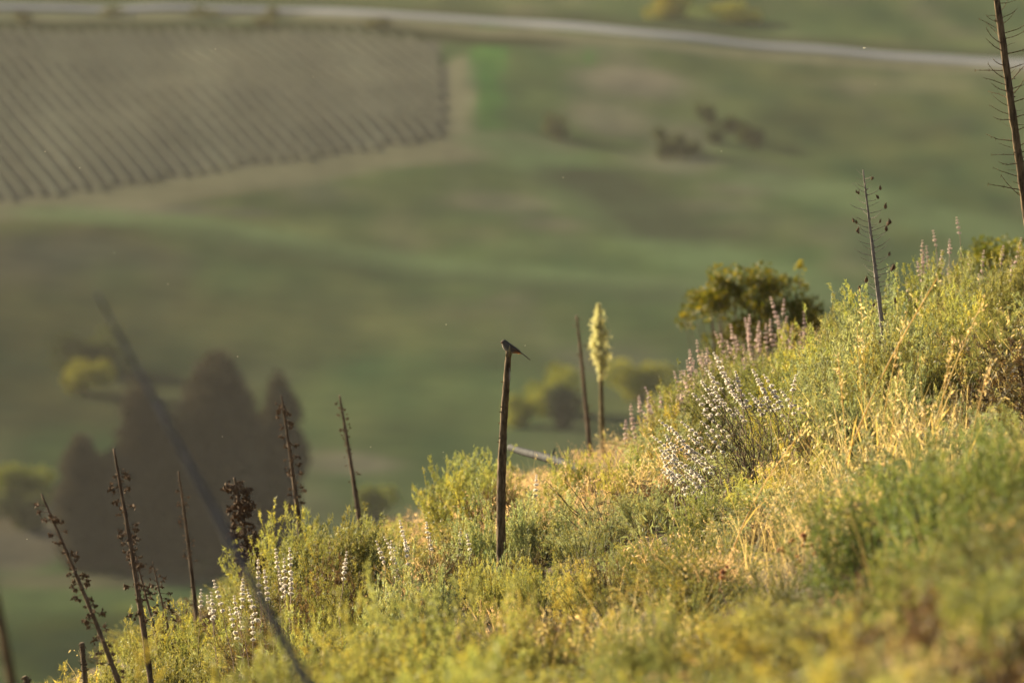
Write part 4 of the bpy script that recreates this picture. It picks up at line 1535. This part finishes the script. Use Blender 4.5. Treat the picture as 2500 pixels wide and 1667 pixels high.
sage_plant([(976, 1269), (937, 1309), (954, 1319), (918, 1319), (985, 1300), (962, 1335)], 49.0, 'pale whorled sage cluster left of the perch', 735, WH_W, .0145, wh_dup=False, group='whorled sages on the slope', nleaf=140)
sage_plant([(1041, 1273), (1125, 1290), (1140, 1303), (1050, 1300)], 49.3, 'sparse pale sage spikes close left of the perch', 736, WH_W, .0140, wh_dup=False, group='whorled sages on the slope', nleaf=80)
sage_plant([(1310, 1158)], 50.0, 'single pale sage spike right of the perch', 737, WH_W, .0150, group='whorled sages on the slope', nleaf=50)

# ------------------------------------------------------------------ bare twiggy shrub among the white sage
r = np.random.RandomState(741)
bp = at(1830, 1180, 48.4)
bp[2] = float(hill_z(bp[0], bp[1]))
bt = thing('twiggy_shrub', tuple(bp), 'bare grey twiggy shrub among the white sage', 'shrub')
for i in range(34):
    tx, ty = r.uniform(1690, 1880), r.uniform(930, 1100)
    tip = at(tx, ty, 48.4 + r.uniform(-.2, .2)) - bp
    n = 7
    t = np.linspace(0, 1, n)[:, None]
    Q = tip * t + np.array([r.normal(.05, .05), r.normal(0, .04), r.normal(0, .03)]) * np.sin(PI * t) + r.normal(0, .012, (n, 3)) * t
    bag = Bag()
    V, F = tube(Q, np.linspace(.0034, .0010, n), 4); bag.add(V, F, np.zeros(3))
    for k in range(5):
        j = r.randint(3, n)
        c = Q[j]
        dq = unit(unit(tip) + r.normal(0, .5, 3))
        V, F = tube([c, c + dq * r.uniform(.04, .09)], [.0016, .0007], 3); bag.add(V, F, np.zeros(3))
    V, F, C = bag.get()
    ob('twig', mesh('twig', V, F, M_TWIG), bt)
r2 = np.random.RandomState(742)
bp2 = at(1480, 1230, 49.2); bp2[2] = float(hill_z(bp2[0], bp2[1]))
bt2 = thing('twiggy_shrub', tuple(bp2), 'thin bare twigs rising from sagebrush right of the perch', 'shrub')
for i in range(12):
    tip = at(r2.uniform(1330, 1500), r2.uniform(1150, 1260), 49.2 + r2.uniform(-.3, .3)) - bp2
    t = np.linspace(0, 1, 6)[:, None]
    Q = tip * t + r2.normal(0, .012, (6, 3)) * np.sin(PI * t)
    ob('twig', mesh('twig', *tube(Q, np.linspace(.004, .001, 6), 4), M_TWIG), bt2)


# ------------------------------------------------------------------ rounded leafy sumac bushes behind the crest
def sumac(px0, px1, ytop, d, seed, label, nbl):
    r = np.random.RandomState(seed)
    cx = at((px0 + px1) / 2, 800, d)[0]
    zt = at((px0 + px1) / 2, ytop, d)[2]
    w = (px1 - px0) / 2 * d / CP / FPX
    g = float(hill_z(cx, d))
    Hh = zt - g
    root = thing('sumac_bush', (cx, d, g), label, 'bush', 'leafy sumac bushes behind the crest')
    br, fol = Bag(), Bag()
    for i in range(nbl):
        a = r.uniform(0, 6.28)
        q = math.sqrt(r.rand())
        e = np.array([math.cos(a) * q * w * .98, math.sin(a) * q * w * .7, 0])
        e[2] = Hh - .1 - .62 * (1 - math.sqrt(max(0, 1 - q * q * .95))) - (0 if r.rand() < .6 else r.uniform(.1, .55)) + r.normal(0, .07)
        V, F = tube([(0, 0, 0), e * .5 + r.normal(0, .03, 3), e], [.018, .009, .003], 5)
        br.add(V, F, np.zeros(3))
        rr = r.uniform(.06, .15)
        n = 110
        D = unit(r.normal(size=(n, 3)))
        P = e + D * rr * (r.uniform(.2, 1, (n, 1)) ** .5) * [1, 1, .85]
        C = np.array([.085, .092, .022]) * r.uniform(.7, 1.3, (n, 1))
        k = r.rand(n) < .3
        C[k] = np.array([.20, .17, .03]) * r.uniform(.8, 1.2, (k.sum(), 1))  # yellow leaves mixed in for the glow of sunlit tips
        leaves(P, unit(D * .6 + r.normal(0, .6, (n, 3)) + [0, 0, .5]), r.uniform(.03, .05, n), r.uniform(.016, .026, n), C, r, fol, True)
    ob('foliage', fol.mesh('sumac_foliage', M_SUMAC), root)
    V, F, C = br.get()
    ob('branch', mesh('sumac_branches', V, F, M_TWIG), root)


sumac(1660, 2035, 665, 78, 751, 'rounded dark green bush with yellow-lit leaf clumps behind the sage', 95)
sumac(2310, 2660, 560, 72, 752, 'dark leafy bush at the right edge behind the crest', 60)
# a lone shoot standing up out of the rounded bush
sh = thing('sumac_shoot', tuple(np.array([at(1952, 700, 78)[0], 78.0, float(hill_z(at(1952, 700, 78)[0], 78.0))])), 'single yellow leafy shoot above the rounded dark bush', 'plant')
q = at(1952, 650, 78) - np.array(sh.location)
ob('stem', mesh('shoot_stem', *tube([(0, 0, 0), q * .5 + np.array([.03, 0, 0]), q], [.008, .005, .002], 5), M_TWIG), sh)
bag = Bag(); rq = np.random.RandomState(5)
leaves(q + rq.normal(0, .018, (40, 3)), unit(rq.normal(size=(40, 3)) + [0, 0, .6]), rq.uniform(.03, .05, 40), rq.uniform(.015, .025, 40), np.tile([.22, .19, .03], (40, 1)), rq, bag, True)
ob('leaf_tuft', bag.mesh('leaf_tuft', M_SUMAC), sh)

# ------------------------------------------------------------------ tall golden grass culms, thistles
CULM = [((2289, 677), (2150, 1000), 42, 'long golden grass culm arching up right of the podded stalk', .009),
        ((2404, 726), (2320, 985), 42, 'golden grass culm leaning right near the right edge', .007),
        ((2092, 791), (2112, 1230), 43, 'upright golden grass culm below the podded stalk', .005),
        ((2195, 900), (2165, 1240), 42, 'green-gold grass culm beside the upright one', .006),
        ((2260, 990), (2210, 1300), 41, 'golden grass culm among dry seed heads at right', .005),
        ((1962, 1046), (1885, 1195), 42.5, 'short golden culm slanting right of the twiggy shrub', .007),
        ((2330, 820), (2290, 1100), 41, 'golden culm rising through brown brush at right', .006),
        ((2045, 860), (2060, 1080), 43, 'straight golden culm left of the podded stalk foot', .005),
        ((2215, 760), (2170, 1010), 43, 'golden culm crossing below the long arching one', .006),
        ((2420, 880), (2380, 1080), 40, 'short golden culm near the right edge shrubs', .006),
        ((2100, 710), (2108, 900), 45, 'pale oat stem with drooping spikelets by the podded stalk', .003)]
for j, (pt, pl, d, lb, wd) in enumerate(CULM):
    A, B = to_ground(pt, pl, d)
    root = thing('grass_culm', tuple(B), lb, 'grass stem', 'tall golden grass culms')
    r = np.random.RandomState(760 + j)
    t = np.linspace(0, 1, 12)[:, None]
    Lq = A - B
    P = Lq * t + np.array([-.10 * np.sign(Lq[0]) * abs(Lq[0]), 0, .03]) * np.sin(PI * t)
    bag = Bag()
    V, F = tube(P, np.linspace(wd * .6, wd * .3, 12), 5)
    bag.add(V, F, np.array([.58, .46, .19]))
    ob('stem', bag.mesh('culm_stem', M_GRASS), root)
    bag = Bag()
    n = 26
    tt = r.uniform(.72, 1.0, n)
    PP = np.stack([np.interp(tt, t[:, 0], P[:, k]) for k in range(3)], 1) + r.normal(0, .010, (n, 3))
    D = unit(unit(Lq) * .8 + np.array([0, 0, -.35]) + r.normal(0, .45, (n, 3)))
    leaves(PP, D, r.uniform(.02, .034, n), r.uniform(.005, .008, n), np.array([.72, .60, .36]) * r.uniform(.8, 1.2, (n, 1)), r, bag, True)
    ob('seed_head', bag.mesh('seed_head', M_GRASS), root)
    bag = Bag()
    s0 = P[4]
    e = s0 + unit(Lq) * .22 + np.array([.05 * (1 if j % 2 else -1), 0, -.02])
    mid = (s0 + e) / 2 + [0, 0, .02]
    sw = np.array([.004, .002, 0])
    bag.add([s0 - sw, s0 + sw, mid - sw, mid + sw, e], [(0, 1, 3), (0, 3, 2), (2, 3, 4)], np.array([.40, .33, .12]))
    ob('blade', bag.mesh('culm_blade', M_GRASS), root)

M_THI = plain_mat('thistle_purple', (.42, .17, .38), .7)
M_THG = plain_mat('thistle_green', (.12, .14, .06), .7)
for j, (px, py, lb) in enumerate([(1698, 1218, 'upper pink thistle flower on the shaded sagebrush'), (1691, 1317, 'lower pink thistle flower on the shaded sagebrush'), (1665, 1342, 'smallest pink thistle bud at lower left of two flowers'), (1505, 1383, 'pale pink thistle flower low beside dry brome')]):
    d = 46.6
    p = at(px, py, d)
    g = float(hill_z(p[0], d))
    root = thing('thistle', (p[0], d, g), lb, 'flower', 'pink thistles')
    h = p[2] - g
    sc = .75 if j == 2 else 1
    ob('stem', mesh('thistle_stem', *tube([(0, 0, 0), (.01, 0, h * .5), (0, 0, h - .008)], [.0025, .002, .002], 5), M_THG), root)
    ob('bulb', mesh('thistle_bulb', *tube([(0, 0, h - .018 * sc), (0, 0, h - .012 * sc), (0, 0, h - .004 * sc), (0, 0, h + .002 * sc)], [.003 * sc, .009 * sc, .010 * sc, .006 * sc], 9), M_THG), root)
    bag = Bag(); rq = np.random.RandomState(j)
    n = 60
    leaves(np.array([0, 0, h]) + rq.normal(0, .003, (n, 3)), unit(rq.normal(0, .6, (n, 3)) + [0, 0, 1]), rq.uniform(.010, .017, n) * sc, np.full(n, .003), np.zeros((n, 3)), rq, bag)
    V, F, C = bag.get()
    ob('flower_head', mesh('flower_head', V, F, M_THI), root)

# ------------------------------------------------------------------ rusty dry buckwheat heads
WH_R = [whorl_mesh(780 + i, (.46, .22, .11), (.52, .32, .17)) for i in range(3)]
BUCK = [(1905, 1335), (1930, 1318), (1962, 1310), (1985, 1330), (2012, 1345), (2040, 1360), (2000, 1372), (1948, 1360), (2055, 1318), (1925, 1405), (2030, 1405), (1880, 1440), (1915, 1452), (2296, 1355), (1765, 1385), (2090, 1390)]
r = np.random.RandomState(781)
for j, (px, py) in enumerate(BUCK):
    d = 39.2 + r.uniform(-.5, .6) - (5 if px > 2200 else 0)
    p = at(px, py, d)
    g = float(hill_z(p[0], d))
    if p[2] - g < .08:
        continue
    root = thing('buckwheat', (p[0], d, g), 'rusty dried flower head among green stems at lower right' if j < 13 else ('rusty flower head in the dark right foreground shrub', 'lone rusty flower head left of the rusty cluster', 'rusty flower head at the right end of the cluster')[j - 13], 'flower', 'rusty dried flower heads')
    h = p[2] - g
    ob('stem', mesh('buckwheat_stem', *tube([(r.normal(0, .03), 0, 0), (r.normal(0, .01), 0, h * .6), (0, 0, h)], [.0025, .002, .0015], 5), M_STEM), root)
    for q in range(3):
        o = ob('flower_head', WH_R[r.randint(3)], root, (r.normal(0, .010), r.normal(0, .010), h - .02 * q + r.normal(0, .006)))
        o.scale = (r.uniform(.013, .020),) * 3

# ------------------------------------------------------------------ the bird
ZS = 13.07 * FPX / (PD / CP)          # zoom pixels per metre in my measuring picture


def bz(zx, zy):
    return np.array([(zx - 812) / ZS, (760 - zy) / ZS])


bo = at(1180 + 812 / 13.07, 800 + 760 / 13.07, PD)
bird = thing('bird', tuple(bo + np.array([0, .012, 0])), 'small brown-grey songbird with rusty undertail perched on the broken stalk', 'bird')
SEC = [((556, 462), (556, 492), .0035), ((585, 428), (572, 508), .0078), ((640, 386), (592, 548), .0118), ((712, 396), (606, 606), .0150), ((785, 446), (632, 668), .0190),
       ((845, 492), (688, 738), .0225), ((925, 548), (775, 800), .0240), ((1005, 606), (885, 832), .0222), ((1080, 664), (995, 832), .0175), ((1145, 716), (1095, 828), .0120), ((1195, 765), (1205, 842), .0050)]
# refine along the body
K = len(SEC)
uu = np.linspace(0, K - 1, 44)
arr = np.array([[a[0], a[1], b[0], b[1], w] for a, b, w in SEC], float)


def cr(u, k):
    i = int(min(max(math.floor(u), 0), K - 2))
    t = u - i
    p = [arr[min(max(i + j, 0), K - 1), k] for j in (-1, 0, 1, 2)]
    return .5 * (2 * p[1] + (p[2] - p[0]) * t + (2 * p[0] - 5 * p[1] + 4 * p[2] - p[3]) * t * t + (3 * p[1] - p[0] - 3 * p[2] + p[3]) * t ** 3)


V, C, F = [], [], []
n = 24
for u in uu:
    a = bz(cr(u, 0), cr(u, 1)); b = bz(cr(u, 2), cr(u, 3)); w = cr(u, 4)
    c = (a + b) / 2
    h = (a - b) / 2
    for k in range(n):
        th = 2 * PI * k / n
        q = c + h * math.cos(th)
        V.append((q[0], math.sin(th) * w, q[1]))
        low = -math.cos(th)          # 1 = underside
        g = u / (K - 1)
        col = np.array([.085, .068, .056])
        belly = np.array([.30, .26, .22])
        rust = np.array([.42, .16, .045])
        face = np.array([.14, .075, .038])
        kb = max(0, min(1, (low - .25) * 1.6))
        col = col * (1 - kb) + belly * kb
        kr = max(0, min(1, (g - .70) * 7)) * max(0, min(1, (low + .1) * 2))
        col = col * (1 - kr) + rust * kr
        kf = max(0, min(1, (.24 - g) * 9)) * max(0, min(1, low + .95))
        col = col * (1 - kf) + face * kf
        C.append(col)
m = len(uu)
for i in range(m - 1):
    for k in range(n):
        a, b = i * n + k, i * n + (k + 1) % n
        F.append((a, b, b + n, a + n))
F.append(tuple(range(n))[::-1])
F.append(tuple(range((m - 1) * n, m * n)))
ob('body', mesh('bird_body', V, F, M_BIRD, np.array(C), True), bird)


def flat_feather(pts, y, th, col, name, parent):
    """a feather tract: outline in the side view, swelling outwards"""
    P = [bz(*p) for p in pts]
    c = np.mean(P, 0)
    V = [(p[0], y - np.sign(y) * .006 if y else -th / 2, p[1]) for p in P] + [(p[0] * .75 + c[0] * .25, y * .9, p[1] * .75 + c[1] * .25) for p in P] + [(c[0], y + np.sign(y) * th, c[1])]
    k = len(P)
    F = [(i, (i + 1) % k, k + (i + 1) % k, k + i) for i in range(k)] + [(k + i, k + (i + 1) % k, 2 * k) for i in range(k)]
    return ob(name, mesh(name, V, F, M_BIRD, np.tile(np.array(col), (len(V), 1)), True), parent)


for s in (-1, 1):
    wg = flat_feather([(835, 520), (900, 545), (985, 605), (1080, 675), (1168, 738), (1120, 745), (1040, 735), (960, 720), (890, 690), (845, 640), (825, 575)], s * .0225, .004, (.07, .054, .042), 'wing', bird)
    for (q, cc) in (([(930, 640), (1050, 690), (1175, 742), (1130, 752), (1030, 726), (940, 690)], (.075, .055, .04)), ([(900, 600), (1000, 640), (1090, 700), (1060, 712), (970, 680), (900, 650)], (.12, .09, .066))):
        flat_feather(q, s * .0262, .002, cc, 'flight_feathers', wg)
    # eye
    e = bz(622, 452)
    V, F = tube([(e[0], s * .0098, e[1]), (e[0], s * .0112, e[1]), (e[0], s * .0122, e[1])], [.0026, .0024, .0008], 10)
    ob('eye', mesh('eye', V, F, plain_mat('eye_black', (.008, .007, .006), .1, .8)), bird)
    # leg with toes gripping the stub
    lg = ob('leg', mesh('bird_leg', *tube([(.006, s * .010, -.008), (.009, s * .009, -.016), (.002, s * .009, -.0215)], [.0032, .0018, .0014], 6), plain_mat('leg_horn', (.22, .12, .08), .6)), bird)
    for (dx, dz) in ((-.012, -.003), (-.009, -.007), (.008, -.005)):
        ob('toe', mesh('toe', *tube([(.002, s * .009, -.021), (.002 + dx * .6, s * .008 , -.0205 + dz * .3), (.002 + dx, s * .006, -.021 + dz)], [.0013, .0011, .0006], 5), M_POD), lg)
b0, b1, b2 = bz(566, 476), bz(548, 478), bz(533, 484)
V, F = tube([(b0[0], 0, b0[1]), (b1[0], 0, b1[1] ), (b2[0], 0, b2[1])], [.0040, .0026, .0004], 8)
ob('beak', mesh('beak', V, F, plain_mat('beak_horn', (.10, .075, .055), .5)), bird)
# tail: long overlapping feathers
tl = None
for j, (yy, dz, cc) in enumerate([(0, 0, (.06, .042, .032)), (-.006, -.0012, (.085, .055, .038)), (.006, -.0012, (.085, .055, .038)), (-.010, -.0024, (.10, .06, .04)), (.010, -.0024, (.10, .06, .04))]):
    q0, q1, q2 = bz(1120, 745), bz(1320, 885), bz(1508 - 18 * (j > 0), 1040 - 10 * (j > 0))
    V = []
    for (q, w, th) in ((q0, .006, .0022), (q1, .007, .0016), (q2, .0055, .0006)):
        nrm = np.array([.63, .77])
        for (sy, sn) in ((-1, 0), (0, 1), (1, 0), (0, -1)):
            V.append((q[0] + nrm[0] * th * sn, yy * (1 if q is not q0 else .4) + w * sy, q[1] + nrm[1] * th * sn + dz))
    F = []
    for i in range(2):
        for k in range(4):
            a, b = i * 4 + k, i * 4 + (k + 1) % 4
            F.append((a, b, b + 4, a + 4))
    F += [(3, 2, 1, 0), (8, 9, 10, 11)]
    me = mesh('tail_feather', V, F, M_BIRD, np.tile(np.array(cc), (12, 1)))
    if j == 0:
        tl = ob('tail', me, bird)
    else:
        ob('tail_feather', me, tl)
# rusty undertail coverts
bag = Bag(); rq = np.random.RandomState(9)
n = 46
zz = np.stack([rq.uniform(1035, 1150, n), rq.uniform(770, 826, n)], 1)
PP = np.array([[bz(*q)[0], rq.uniform(-.010, .010), bz(*q)[1]] for q in zz])
leaves(PP, unit(np.array([.85, 0, -.32]) + rq.normal(0, .12, (n, 3))), rq.uniform(.008, .014, n), rq.uniform(.003, .006, n), np.array([.45, .17, .045]) * rq.uniform(.8, 1.2, (n, 1)), rq, bag, True)
ob('undertail_feathers', bag.mesh('undertail', leaf_mat('rusty_feather', .4, (1.1, 1, .9), 0)), bird)

# ------------------------------------------------------------------ insects drifting in the evening air
M_FLY = plain_mat('insect_body', (.45, .38, .25), .5)
M_WING = leaf_mat('insect_wing', .5, (1, 1, 1), 0)
fly_b = mesh('insect_body', *tube([(-.0025, 0, 0), (-.001, 0, .0004), (.001, 0, .0003), (.0028, 0, 0)], [.0003, .0011, .0009, .0003], 6), M_FLY)
bag = Bag()
leaves(np.array([[0, 0, .0008]] * 4), unit(np.array([[.3, 1, .6], [.3, -1, .6], [-.3, 1, .5], [-.3, -1, .5]])), np.full(4, .006), np.full(4, .003), np.tile([.7, .65, .5], (4, 1)), np.random.RandomState(3), bag, True)
fly_w = bag.mesh('insect_wing', M_WING)
FLY = [(526, 121, 1), (2110, 119, 2.2), (110, 371, 1.2), (195, 411, 1), (279, 618, .9), (410, 694, 1), (580, 871, 1), (543, 1066, 1), (1089, 793, 1.2), (1282, 844, 1), (1082, 1104, 1.1), (905, 1091, .8), (1725, 723, .8), (1761, 370, .9), (765, 189, .8), (66, 1316, 1.1), (1375, 434, .8), (2137, 207, .7)]
for j, (px, py, sc) in enumerate(FLY):
    p = at(px, py, 48.6 + (j % 5 - 2) * .7)
    o = thing('flying_insect', tuple(p), 'tiny sunlit insect drifting in the air above the valley', 'insect', 'tiny insects drifting in the air', j * 1.3, sc * .7)
    ob('body', fly_b, o)
    ob('wing', fly_w, o)
